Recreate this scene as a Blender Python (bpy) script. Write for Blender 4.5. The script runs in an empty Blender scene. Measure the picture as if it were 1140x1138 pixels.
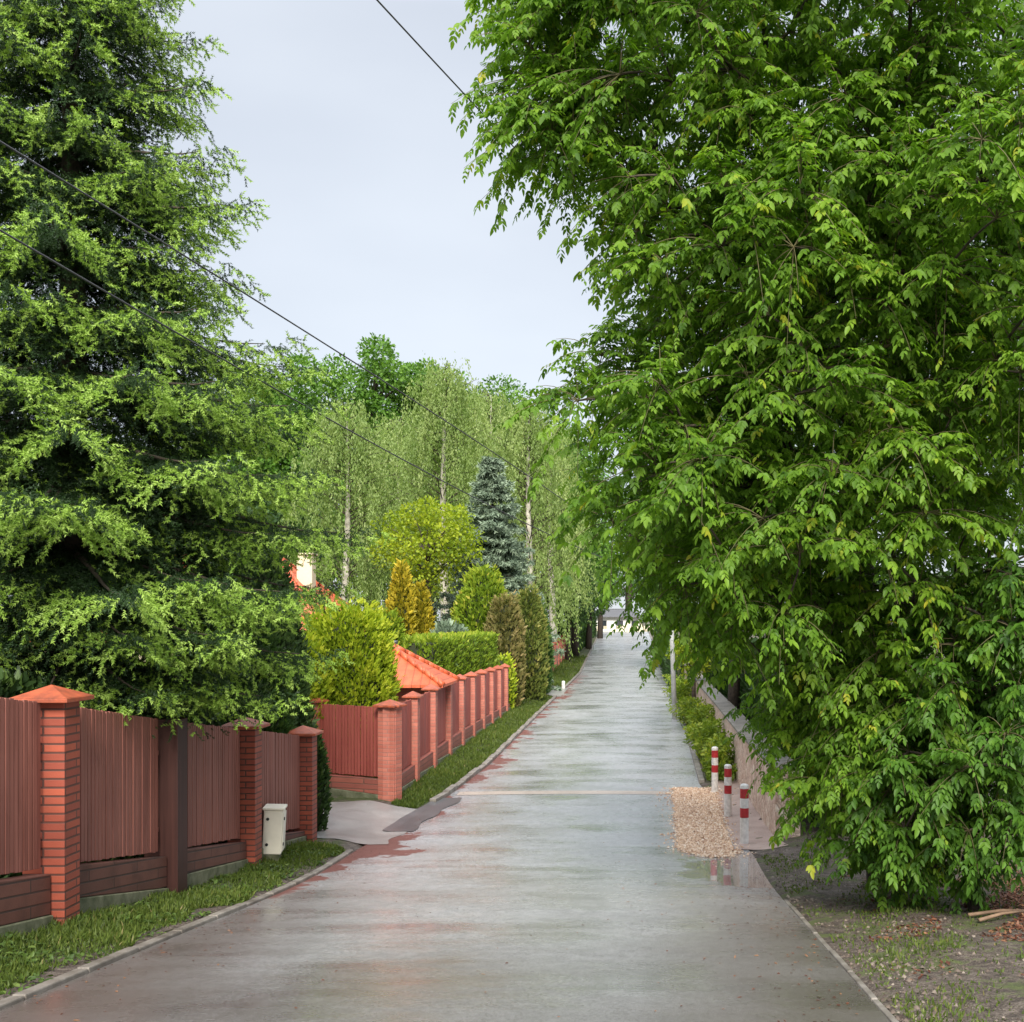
import bpy, math, random
import numpy as np
from mathutils import Vector

# ------------------------------------------------------------------ camera, sky, sun, exposure
random.seed(7)
rng = np.random.default_rng(11)
C = bpy.context.scene
COL = C.collection
R = math.radians
EYE = 4.0            # height of the lens above the datum
F = 1300.0           # focal length in photograph pixels (1140 wide)
PX, PY = 695.0, 690.0

cam = bpy.data.cameras.new('camera')
cam_o = bpy.data.objects.new('camera', cam)
COL.objects.link(cam_o)
cam_o.location = (0, 0, EYE)
cam_o.rotation_euler = (R(90), 0, 0)
cam.sensor_width = 36.0
cam.lens = F / 1140.0 * 36.0
cam.shift_x = (570 - PX) / 1140.0
cam.shift_y = (PY - 569) / 1140.0
cam.clip_start = 0.1
cam.clip_end = 3000
C.camera = cam_o

SUN_DIR = Vector((0.06, -0.80, 0.62)).normalized()      # towards the sun
SUN_EL = math.asin(SUN_DIR.z)
SUN_AZ = math.atan2(SUN_DIR.x, SUN_DIR.y)
w = bpy.data.worlds.new('World')
C.world = w
w.use_nodes = True
nt = w.node_tree
nt.nodes.clear()
out = nt.nodes.new('ShaderNodeOutputWorld')
bg = nt.nodes.new('ShaderNodeBackground')
bg.inputs['Strength'].default_value = 0.10
sky = nt.nodes.new('ShaderNodeTexSky')
sky.sky_type = 'NISHITA'
sky.sun_disc = False
sky.sun_elevation = SUN_EL
sky.sun_rotation = SUN_AZ
tc = nt.nodes.new('ShaderNodeTexCoord')
mp = nt.nodes.new('ShaderNodeMapping')
mp.inputs['Scale'].default_value = (1.0, 1.0, 2.6)
nz = nt.nodes.new('ShaderNodeTexNoise')
nz.inputs['Scale'].default_value = 1.6
nz.inputs['Detail'].default_value = 5
nz.inputs['Roughness'].default_value = 0.45
rp = nt.nodes.new('ShaderNodeValToRGB')
rp.color_ramp.elements[0].position = 0.3
rp.color_ramp.elements[0].color = (3.6, 3.88, 4.42, 1)
rp.color_ramp.elements[1].position = 0.75
rp.color_ramp.elements[1].color = (5.05, 5.35, 5.75, 1)
mx = nt.nodes.new('ShaderNodeMix')
mx.data_type = 'RGBA'
mx.inputs[0].default_value = 0.86
nt.links.new(tc.outputs['Generated'], mp.inputs['Vector'])
nt.links.new(mp.outputs['Vector'], nz.inputs['Vector'])
nt.links.new(nz.outputs['Fac'], rp.inputs['Fac'])
nt.links.new(sky.outputs['Color'], mx.inputs[6])
nt.links.new(rp.outputs['Color'], mx.inputs[7])
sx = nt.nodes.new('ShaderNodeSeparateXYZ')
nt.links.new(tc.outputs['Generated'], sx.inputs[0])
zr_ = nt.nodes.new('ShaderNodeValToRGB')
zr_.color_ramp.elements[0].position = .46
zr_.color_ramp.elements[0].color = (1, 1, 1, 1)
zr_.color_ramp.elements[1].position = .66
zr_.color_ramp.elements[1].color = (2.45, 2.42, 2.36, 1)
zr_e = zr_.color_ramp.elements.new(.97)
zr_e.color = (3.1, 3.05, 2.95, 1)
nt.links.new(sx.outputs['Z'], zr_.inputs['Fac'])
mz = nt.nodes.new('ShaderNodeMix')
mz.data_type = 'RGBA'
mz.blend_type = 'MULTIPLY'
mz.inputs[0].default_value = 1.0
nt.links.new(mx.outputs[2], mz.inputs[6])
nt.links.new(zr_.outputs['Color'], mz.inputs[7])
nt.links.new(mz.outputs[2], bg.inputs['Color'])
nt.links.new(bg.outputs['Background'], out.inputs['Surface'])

sd = bpy.data.lights.new('sun', 'SUN')
sd.energy = 4.0
sd.angle = R(22)
sd.color = (1.0, 0.94, 0.84)
so = bpy.data.objects.new('sun', sd)
COL.objects.link(so)
so.rotation_euler = SUN_DIR.to_track_quat('Z', 'Y').to_euler()

C.view_settings.view_transform = 'Standard'
C.view_settings.look = 'None'
C.view_settings.exposure = 0.82
C.view_settings.gamma = 1
C.view_settings.use_curve_mapping = False
C.cycles.use_denoising = True
C.cycles.max_bounces = 8
C.cycles.transparent_max_bounces = 8
C.cycles.transmission_bounces = 6


def W(px, py, Y):
    """a place in the street, given its bearing as seen from the kerb and its distance"""
    return np.array(((px - PX) * Y / F, Y, EYE - (py - PY) * Y / F))


# ------------------------------------------------------------------ object helpers
def tag(o, label=None, cat=None, group=None, kind=None):
    if label: o['label'] = label
    if cat: o['category'] = cat
    if group: o['group'] = group
    if kind: o['kind'] = kind
    return o


def empty(name, loc, label, cat, group=None):
    o = bpy.data.objects.new(name, None)
    COL.objects.link(o)
    o.location = tuple(float(v) for v in loc)
    o.empty_display_size = 0.2
    return tag(o, label, cat, group)


def link_mesh(name, me, mat, parent=None):
    o = bpy.data.objects.new(name, me)
    COL.objects.link(o)
    mats = mat if isinstance(mat, (list, tuple)) else [mat]
    for m in mats:
        me.materials.append(m)
    if parent is not None:
        o.parent = parent
        # vertices are in world space: move them into the parent's space
        top = parent
        off = Vector((0, 0, 0))
        while top is not None:
            off += top.location
            top = top.parent
        if off.length > 0:
            n = len(me.vertices)
            co = np.empty(n * 3)
            me.vertices.foreach_get('co', co)
            co = co.reshape(-1, 3) - np.array(off)
            me.vertices.foreach_set('co', co.ravel())
            me.update()
    return o


class MB:
    def __init__(s):
        s.v = []
        s.f = []

    def add(s, vs, fs):
        b = len(s.v)
        s.v.extend([tuple(float(c) for c in v) for v in vs])
        s.f.extend([tuple(b + i for i in f) for f in fs])

    def hexa(s, p):           # 8 points: bottom 0-3 ccw, top 4-7
        s.add(p, [(3, 2, 1, 0), (4, 5, 6, 7), (0, 1, 5, 4), (1, 2, 6, 5), (2, 3, 7, 6), (3, 0, 4, 7)])

    def box(s, c, d, rz=0.0):
        x, y, z = d[0] / 2, d[1] / 2, d[2] / 2
        cs, sn = math.cos(rz), math.sin(rz)
        p = []
        for dz in (-z, z):
            for dx, dy in ((-x, -y), (x, -y), (x, y), (-x, y)):
                p.append((c[0] + dx * cs - dy * sn, c[1] + dx * sn + dy * cs, c[2] + dz))
        s.hexa(p)

    def bar(s, a, b, t, z0a, z1a, z0b, z1b):
        """upright slab from plan point a to b, thickness t, with its own heights at each end"""
        a = np.array(a[:2], float); b = np.array(b[:2], float)
        d = b - a
        n = np.array((-d[1], d[0])) / max(1e-9, np.hypot(*d)) * t / 2
        q = [a + n * -1, b - n, b + n, a + n]
        p = [(*q[0], z0a), (*q[1], z0b), (*q[2], z0b), (*q[3], z0a), (*q[0], z1a), (*q[1], z1b), (*q[2], z1b), (*q[3], z1a)]
        s.hexa(p)

    def tube(s, path, rad, seg=8, cap=True):
        path = [np.array(p, float) for p in path]
        n = len(path)
        if not hasattr(rad, '__len__'):
            rad = [rad] * n
        b = len(s.v)
        for i, p in enumerate(path):
            t = path[min(i + 1, n - 1)] - path[max(i - 1, 0)]
            t = t / max(1e-9, np.linalg.norm(t))
            u = np.cross(t, (0, 0, 1.0)) if abs(t[2]) < 0.9 else np.cross(t, (1.0, 0, 0))
            u /= np.linalg.norm(u)
            v = np.cross(t, u)
            for k in range(seg):
                a = 2 * math.pi * k / seg
                s.v.append(tuple(p + rad[i] * (math.cos(a) * u + math.sin(a) * v)))
        for i in range(n - 1):
            for k in range(seg):
                k2 = (k + 1) % seg
                s.f.append((b + i * seg + k, b + i * seg + k2, b + (i + 1) * seg + k2, b + (i + 1) * seg + k))
        if cap:
            s.f.append(tuple(b + k for k in range(seg))[::-1])
            s.f.append(tuple(b + (n - 1) * seg + k for k in range(seg)))

    def build(s, name, mat, parent=None, smooth=False, bevel=0.0):
        me = bpy.data.meshes.new(name)
        me.from_pydata(s.v, [], s.f)
        me.update()
        if smooth:
            me.polygons.foreach_set('use_smooth', [True] * len(me.polygons))
        o = link_mesh(name, me, mat, parent)
        if bevel:
            m = o.modifiers.new('bevel', 'BEVEL')
            m.width = bevel
            m.segments = 2
            m.limit_method = 'ANGLE'
        return o


LEAF = (np.array([(0, 0, 0), (.3, .5, .12), (.68, .36, .06), (1, 0, -.14), (.68, -.36, .06), (.3, -.5, .12)], float),
        [(0, 1, 2, 3), (0, 3, 4, 5)])
DIAM = (np.array([(0, 0, 0), (.45, .5, .06), (1, 0, -.05), (.45, -.5, .06)], float), [(0, 1, 2, 3)])
TRI = (np.array([(0, .5, 0), (0, -.5, 0), (1, 0, 0)], float), [(0, 1, 2)])
SPRAY = (np.array([(0, 0, 0), (.35, .42, .03), (.62, .2, 0), (1.0, .12, -.06), (.95, -.16, -.06), (.6, -.24, 0), (.3, -.45, .03)], float),
         [(0, 1, 2), (0, 2, 3, 4, 5), (0, 5, 6)])


def nrm(a):
    return a / np.maximum(1e-9, np.linalg.norm(a, axis=-1, keepdims=True))


def leaf_mesh(name, P, D, N, L, Wd, tint, mat, parent, tmpl=LEAF):
    T, faces = tmpl
    n = len(P)
    k = len(T)
    D = nrm(np.asarray(D, float))
    S = nrm(np.cross(np.asarray(N, float), D))
    U = np.cross(D, S)
    L = np.broadcast_to(np.asarray(L, float), (n,))
    Wd = np.broadcast_to(np.asarray(Wd, float), (n,))
    V = (P[:, None, :] + T[None, :, 0, None] * (L[:, None] * D)[:, None, :]
         + T[None, :, 1, None] * (Wd[:, None] * S)[:, None, :]
         + T[None, :, 2, None] * (Wd[:, None] * U)[:, None, :]).reshape(-1, 3)
    me = bpy.data.meshes.new(name)
    sizes = [len(f) for f in faces]
    loops1 = np.concatenate([np.array(f) for f in faces])
    nl = len(loops1)
    loops = (loops1[None, :] + (np.arange(n) * k)[:, None]).ravel()
    starts1 = np.cumsum([0] + sizes[:-1])
    starts = (starts1[None, :] + (np.arange(n) * nl)[:, None]).ravel()
    me.vertices.add(n * k)
    me.vertices.foreach_set('co', V.astype(np.float32).ravel())
    me.loops.add(n * nl)
    me.loops.foreach_set('vertex_index', loops.astype(np.int32))
    me.polygons.add(n * len(faces))
    me.polygons.foreach_set('loop_start', starts.astype(np.int32))
    me.update(calc_edges=True)
    at = me.attributes.new('tint', 'FLOAT', 'FACE')
    at.data.foreach_set('value', np.repeat(np.asarray(tint, np.float32), len(faces)))
    return link_mesh(name, me, mat, parent)


# ------------------------------------------------------------------ materials
def mat_new(name):
    m = bpy.data.materials.new(name)
    m.use_nodes = True
    t = m.node_tree
    t.nodes.clear()
    o = t.nodes.new('ShaderNodeOutputMaterial')
    return m, t, o


def N_(t, kind, **kw):
    n = t.nodes.new(kind)
    for k, v in kw.items():
        if k in n.inputs:
            n.inputs[k].default_value = v
        else:
            setattr(n, k, v)
    return n


def ramp(t, stops, src=None, interp='LINEAR'):
    r = t.nodes.new('ShaderNodeValToRGB')
    r.color_ramp.interpolation = interp
    el = r.color_ramp.elements
    while len(el) < len(stops):
        el.new(0.5)
    for e, (p, c) in zip(el, stops):
        e.position = p
        e.color = (*c, 1) if len(c) == 3 else c
    if src is not None:
        t.links.new(src, r.inputs['Fac'])
    return r


def mix(t, fac, a, b, blend='MIX'):
    m = t.nodes.new('ShaderNodeMix')
    m.data_type = 'RGBA'
    m.blend_type = blend
    for sock, val in ((m.inputs[0], fac), (m.inputs[6], a), (m.inputs[7], b)):
        if hasattr(val, 'is_linked'):
            t.links.new(val, sock)
        elif isinstance(val, (int, float)):
            sock.default_value = val
        else:
            sock.default_value = (*val, 1)
    return m.outputs[2]


def math_(t, op, a, b=0.0, clamp=False):
    m = t.nodes.new('ShaderNodeMath')
    m.operation = op
    m.use_clamp = clamp
    for sock, val in ((m.inputs[0], a), (m.inputs[1], b)):
        if hasattr(val, 'is_linked'):
            t.links.new(val, sock)
        else:
            sock.default_value = val
    return m.outputs[0]


def noise(t, vec, scale, detail=4, rough=0.55):
    n = N_(t, 'ShaderNodeTexNoise')
    n.inputs['Scale'].default_value = scale
    n.inputs['Detail'].default_value = detail
    n.inputs['Roughness'].default_value = rough
    if vec is not None:
        t.links.new(vec, n.inputs['Vector'])
    return n.outputs['Fac']


def smooth(t, v, a, b):
    m = t.nodes.new('ShaderNodeMapRange')
    m.interpolation_type = 'SMOOTHSTEP'
    m.inputs['From Min'].default_value = a
    m.inputs['From Max'].default_value = b
    t.links.new(v, m.inputs['Value'])
    return m.outputs['Result']


def world_pos(t):
    return N_(t, 'ShaderNodeNewGeometry').outputs['Position']


def bump(t, h, strength, dist):
    b = t.nodes.new('ShaderNodeBump')
    b.inputs['Strength'].default_value = strength
    b.inputs['Distance'].default_value = dist
    t.links.new(h, b.inputs['Height'])
    return b.outputs['Normal']


def foliage(name, stops, transl=0.35, rough=0.5, tcol=None, spec=0.25, patch=0.25):
    """leaf material: own colour per leaf, light passing through the blade"""
    m, t, o = mat_new(name)
    a = N_(t, 'ShaderNodeAttribute', attribute_name='tint')
    pos = world_pos(t)
    n = noise(t, pos, 0.9, 2)
    v = math_(t, 'ADD', a.outputs['Fac'], math_(t, 'MULTIPLY', math_(t, 'SUBTRACT', n, 0.5), patch), clamp=True)
    col = ramp(t, stops, v).outputs['Color']
    p = N_(t, 'ShaderNodeBsdfPrincipled')
    t.links.new(col, p.inputs['Base Color'])
    p.inputs['Roughness'].default_value = rough
    p.inputs['Specular IOR Level'].default_value = spec
    tr = N_(t, 'ShaderNodeBsdfTranslucent')
    tc_ = mix(t, 1.0, col, tcol or (1.25, 1.3, 0.55), 'MULTIPLY')
    t.links.new(tc_, tr.inputs['Color'])
    ms = N_(t, 'ShaderNodeMixShader')
    ms.inputs[0].default_value = transl
    t.links.new(p.outputs[0], ms.inputs[1])
    t.links.new(tr.outputs[0], ms.inputs[2])
    t.links.new(ms.outputs[0], o.inputs['Surface'])
    return m


def plain(name, c, rough=0.7, var=0.25, scale=8.0, c2=None, bmp=0.0, bscale=40.0, spec=0.4, metallic=0.0):
    m, t, o = mat_new(name)
    pos = world_pos(t)
    n = noise(t, pos, scale, 5)
    dark = c2 or tuple(x * (1 - var) for x in c)
    col = ramp(t, [(0.3, dark), (0.7, c)], n).outputs['Color']
    p = N_(t, 'ShaderNodeBsdfPrincipled')
    t.links.new(col, p.inputs['Base Color'])
    p.inputs['Roughness'].default_value = rough
    p.inputs['Specular IOR Level'].default_value = spec
    p.inputs['Metallic'].default_value = metallic
    if bmp:
        t.links.new(bump(t, noise(t, pos, bscale, 4), bmp, 0.01), p.inputs['Normal'])
    t.links.new(p.outputs[0], o.inputs['Surface'])
    return m


def brick_mat(name, c1, c2, mortar, bw=0.25, bh=0.075, ms=0.008, dirt=0.35, slope=0.0):
    m, t, o = mat_new(name)
    pos = world_pos(t)
    sp = N_(t, 'ShaderNodeSeparateXYZ')
    t.links.new(pos, sp.inputs[0])
    cb = N_(t, 'ShaderNodeCombineXYZ')
    t.links.new(math_(t, 'ADD', sp.outputs['X'], sp.outputs['Y']), cb.inputs['X'])
    t.links.new(math_(t, 'ADD', sp.outputs['Z'], math_(t, 'MULTIPLY', sp.outputs['Y'], slope)), cb.inputs['Y'])
    b = N_(t, 'ShaderNodeTexBrick')
    t.links.new(cb.outputs[0], b.inputs['Vector'])
    b.inputs['Scale'].default_value = 1.0
    b.inputs['Brick Width'].default_value = bw
    b.inputs['Row Height'].default_value = bh
    b.inputs['Mortar Size'].default_value = ms
    b.inputs['Mortar Smooth'].default_value = 0.3
    b.inputs['Color1'].default_value = (*c1, 1)
    b.inputs['Color2'].default_value = (*c2, 1)
    b.inputs['Mortar'].default_value = (*mortar, 1)
    n = noise(t, pos, 3.0, 5)
    col = mix(t, math_(t, 'MULTIPLY', smooth(t, n, 0.42, 0.75), dirt), b.outputs['Color'], tuple(x * 0.35 for x in c1))
    p = N_(t, 'ShaderNodeBsdfPrincipled')
    t.links.new(col, p.inputs['Base Color'])
    p.inputs['Roughness'].default_value = 0.6
    h = math_(t, 'SUBTRACT', math_(t, 'MULTIPLY', noise(t, pos, 60, 3), 0.3), b.outputs['Fac'])
    t.links.new(bump(t, h, 0.6, 0.008), p.inputs['Normal'])
    t.links.new(p.outputs[0], o.inputs['Surface'])
    return m


def wood_mat(name, c1, c2):
    m, t, o = mat_new(name)
    pos = world_pos(t)
    mpg = N_(t, 'ShaderNodeMapping')
    mpg.inputs['Scale'].default_value = (22, 22, 0.7)
    t.links.new(pos, mpg.inputs['Vector'])
    n = noise(t, mpg.outputs['Vector'], 1.0, 4)
    big = noise(t, pos, 1.3, 4)
    v = math_(t, 'ADD', math_(t, 'MULTIPLY', n, 0.7), math_(t, 'MULTIPLY', big, 0.3))
    col = ramp(t, [(0.3, c1), (0.68, c2)], v).outputs['Color']
    p = N_(t, 'ShaderNodeBsdfPrincipled')
    t.links.new(col, p.inputs['Base Color'])
    p.inputs['Roughness'].default_value = 0.55
    p.inputs['Specular IOR Level'].default_value = 0.35
    t.links.new(bump(t, n, 0.3, 0.004), p.inputs['Normal'])
    t.links.new(p.outputs[0], o.inputs['Surface'])
    return m


def tile_mat(name, c1, c2, axis='X'):
    """roof tiles: rows of rounded pans (surface pattern)"""
    m, t, o = mat_new(name)
    pos = world_pos(t)
    sp = N_(t, 'ShaderNodeSeparateXYZ')
    t.links.new(pos, sp.inputs[0])
    a = math_(t, 'ABSOLUTE', math_(t, 'SINE', math_(t, 'MULTIPLY', sp.outputs[axis], math.pi / 0.22)))
    zz = math_(t, 'FRACT', math_(t, 'DIVIDE', sp.outputs['Z'], 0.16))
    h = math_(t, 'ADD', math_(t, 'MULTIPLY', a, 0.6), math_(t, 'MULTIPLY', zz, -0.4))
    n = noise(t, pos, 4.0, 4)
    col = ramp(t, [(0.3, c1), (0.7, c2)], n).outputs['Color']
    col = mix(t, math_(t, 'MULTIPLY', smooth(t, a, 0.35, 0.0), 0.55), col, tuple(x * 0.3 for x in c1))
    p = N_(t, 'ShaderNodeBsdfPrincipled')
    t.links.new(col, p.inputs['Base Color'])
    p.inputs['Roughness'].default_value = 0.5
    t.links.new(bump(t, h, 0.8, 0.04), p.inputs['Normal'])
    t.links.new(p.outputs[0], o.inputs['Surface'])
    return m


M = {}
M['maple'] = foliage('maple_leaf', [(0, (.052, .120, .014)), (.45, (.125, .240, .022)), (.8, (.205, .340, .032)), (1, (.38, .37, .035))], 0.46, tcol=(1.15, 1.3, .5))
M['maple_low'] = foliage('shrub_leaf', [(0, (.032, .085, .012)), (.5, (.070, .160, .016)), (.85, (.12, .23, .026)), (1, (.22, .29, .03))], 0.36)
M['spruce'] = foliage('spruce_needle', [(0, (.016, .036, .014)), (.45, (.040, .080, .024)), (.56, (.14, .25, .04)), (.8, (.255, .40, .06)), (1, (.38, .53, .13))], 0.30, 0.5, patch=0.12)
M['bluespruce'] = foliage('blue_spruce_needle', [(0, (.10, .14, .095)), (.5, (.18, .245, .165)), (1, (.27, .34, .24))], 0.2, 0.55, (1, 1.1, .9))
M['thuja'] = foliage('thuja_spray', [(0, (.09, .15, .012)), (.3, (.20, .29, .018)), (.6, (.34, .42, .025)), (1, (.50, .52, .05))], 0.3, 0.55)
M['hedge'] = foliage('hedge_spray', [(0, (.07, .13, .012)), (.5, (.17, .26, .02)), (.85, (.31, .37, .035)), (1, (.48, .44, .08))], 0.3, 0.55)
M['yew'] = foliage('yew_spray', [(0, (.015, .032, .012)), (.6, (.035, .070, .018)), (1, (.085, .14, .03))], 0.2, 0.5)
M['gold'] = foliage('golden_spray', [(0, (.10, .11, .01)), (.4, (.30, .26, .02)), (1, (.55, .42, .04))], 0.3, 0.55)
M['bronze'] = foliage('bronze_spray', [(0, (.07, .085, .025)), (.5, (.17, .16, .05)), (1, (.34, .26, .12))], 0.3, 0.55)
M['olive'] = foliage('olive_spray', [(0, (.05, .08, .02)), (.5, (.13, .17, .035)), (1, (.30, .28, .08))], 0.3, 0.55)
M['birch'] = foliage('birch_leaf', [(0, (.13, .20, .055)), (.5, (.24, .33, .105)), (1, (.38, .45, .19))], 0.46)
M['oak'] = foliage('oak_leaf', [(0, (.042, .11, .016)), (.5, (.095, .205, .028)), (1, (.165, .30, .045))], 0.32)
M['lime'] = foliage('lime_leaf', [(0, (.12, .19, .012)), (.5, (.25, .33, .018)), (1, (.38, .42, .03))], 0.38)
M['dim'] = foliage('street_tree_leaf', [(0, (.025, .055, .018)), (.5, (.045, .095, .025)), (1, (.09, .16, .035))], 0.3)
M['grass'] = foliage('grass_blade', [(0, (.05, .075, .018)), (.5, (.09, .135, .026)), (.85, (.15, .19, .04)), (1, (.26, .22, .10))], 0.4, 0.5)
M['weed'] = foliage('weed_leaf', [(0, (.06, .11, .012)), (.5, (.16, .24, .02)), (1, (.36, .40, .05))], 0.38)
M['gravel'] = foliage('gravel_stone', [(0, (.28, .15, .09)), (.4, (.52, .33, .21)), (.8, (.70, .52, .37)), (1, (.80, .70, .58))], 0.0, 0.6, (1, 1, 1))
M['lowweed'] = foliage('low_weed_leaf', [(0, (.035, .065, .015)), (.6, (.09, .15, .03)), (1, (.18, .21, .06))], 0.3)
M['soilgrit'] = foliage('soil_grit', [(0, (.05, .036, .028)), (.5, (.13, .10, .08)), (1, (.34, .29, .24))], 0.0, 0.6, (1, 1, 1))
M['litter'] = foliage('litter_leaf', [(0, (.05, .018, .012)), (.5, (.13, .050, .03)), (1, (.24, .13, .07))], 0.1, 0.5, (1, 1, 1))
M['bark'] = plain('bark', (.085, .065, .048), 0.85, c2=(.030, .024, .018), scale=14, bmp=0.8, bscale=30)
M['twig'] = plain('green_twig', (.13, .12, .05), 0.7, c2=(.07, .055, .025), scale=6)
M['brick'] = brick_mat('pillar_brick', (.36, .080, .042), (.24, .052, .032), (.085, .035, .026), 0.42, 0.078, 0.011)
M['brick2'] = brick_mat('pale_pillar_brick', (.50, .165, .115), (.40, .115, .08), (.33, .15, .115), 0.42, 0.078, 0.009, 0.25)
M['plinth'] = brick_mat('plinth_brick', (.16, .060, .042), (.115, .045, .034), (.045, .025, .02), 1.1, 0.115, 0.010, 0.6, 0.134)
M['plinth2'] = brick_mat('red_plinth_brick', (.33, .10, .07), (.27, .08, .06), (.16, .07, .05), 0.9, 0.11, 0.012, 0.4)
M['cap'] = plain('terracotta_cap', (.44, .10, .045), 0.5, c2=(.22, .06, .034), scale=9, bmp=0.2)
M['slat'] = wood_mat('brown_red_boards', (.150, .050, .036), (.32, .125, .095))
M['slat2'] = wood_mat('red_boards', (.20, .042, .032), (.33, .085, .066))
M['dark_wood'] = wood_mat('dark_post_wood', (.030, .010, .008), (.060, .022, .017))
M['footing'] = plain('mossy_concrete', (.20, .20, .13), 0.85, c2=(.07, .08, .04), scale=7, bmp=0.4)
M['kerb'] = plain('kerb_concrete', (.27, .245, .215), 0.55, c2=(.10, .085, .07), scale=3.5, bmp=0.3)
M['cream'] = plain('cream_plaster', (.66, .58, .40), 0.8, 0.12)
M['ivory'] = plain('ivory_plastic', (.84, .79, .66), 0.45, 0.1, 5)
M['black'] = plain('black_plastic', (.012, .012, .012), 0.5)
M['white_paint'] = plain('white_paint', (.80, .78, .74), 0.45, 0.34, 16)
M['red_paint'] = plain('red_paint', (.48, .03, .035), 0.45, 0.4, 16)
M['pole'] = plain('pole_concrete', (.52, .52, .49), 0.7, 0.25, 6)
M['cable'] = plain('cable_rubber', (.06, .06, .065), 0.6)
M['glass'] = plain('window_glass', (.03, .035, .04), 0.08)
M['roof'] = tile_mat('orange_tiles', (.44, .075, .024), (.56, .12, .042))
M['roof_house'] = tile_mat('house_tiles', (.42, .08, .032), (.54, .125, .052))
M['slate'] = plain('grey_roofing', (.12, .12, .13), 0.5)
M['birch_bark'] = plain('birch_bark', (.62, .58, .50), 0.8, c2=(.20, .18, .15), scale=3)
M['stick'] = plain('dry_stick', (.26, .17, .11), 0.8, c2=(.14, .09, .06))


def stone_mat():
    m, t, o = mat_new('pinkish_rubble_stone')
    pos = world_pos(t)
    vor = N_(t, 'ShaderNodeTexVoronoi')
    vor.inputs['Scale'].default_value = 9.0
    t.links.new(pos, vor.inputs['Vector'])
    vd = N_(t, 'ShaderNodeTexVoronoi', feature='DISTANCE_TO_EDGE')
    vd.inputs['Scale'].default_value = 9.0
    t.links.new(pos, vd.inputs['Vector'])
    sp = N_(t, 'ShaderNodeSeparateColor')
    t.links.new(vor.outputs['Color'], sp.inputs[0])
    c = ramp(t, [(0, (.46, .30, .22)), (.4, (.66, .52, .40)), (.7, (.54, .36, .28)), (1, (.74, .64, .52))], sp.outputs[0]).outputs['Color']
    c = mix(t, smooth(t, vd.outputs['Distance'], .05, .0), c, (.30, .22, .17))
    c = mix(t, math_(t, 'MULTIPLY', smooth(t, noise(t, pos, 2.2), .5, .75), .5), c, (.26, .16, .10))
    p = N_(t, 'ShaderNodeBsdfPrincipled')
    t.links.new(c, p.inputs['Base Color'])
    p.inputs['Roughness'].default_value = 0.75
    t.links.new(bump(t, vd.outputs['Distance'], 0.7, 0.05), p.inputs['Normal'])
    t.links.new(p.outputs[0], o.inputs['Surface'])
    return m


M['stone'] = stone_mat()


def paver_mat():
    m, t, o = mat_new('orange_gravel_paving')
    pos = world_pos(t)
    vor = N_(t, 'ShaderNodeTexVoronoi')
    vor.inputs['Scale'].default_value = 21.0
    t.links.new(pos, vor.inputs['Vector'])
    sp = N_(t, 'ShaderNodeSeparateColor')
    t.links.new(vor.outputs['Color'], sp.inputs[0])
    v = math_(t, 'ADD', math_(t, 'MULTIPLY', sp.outputs[0], .7), math_(t, 'MULTIPLY', noise(t, pos, 1.4), .3))
    c = ramp(t, [(.15, (.30, .16, .085)), (.5, (.58, .35, .20)), (.85, (.80, .58, .37))], v).outputs['Color']
    p = N_(t, 'ShaderNodeBsdfPrincipled')
    t.links.new(c, p.inputs['Base Color'])
    p.inputs['Roughness'].default_value = 0.6
    p.inputs['Specular IOR Level'].default_value = 0.25
    t.links.new(bump(t, vor.outputs['Distance'], 0.8, 0.03), p.inputs['Normal'])
    t.links.new(p.outputs[0], o.inputs['Surface'])
    return m


M['paver'] = paver_mat()


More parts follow.
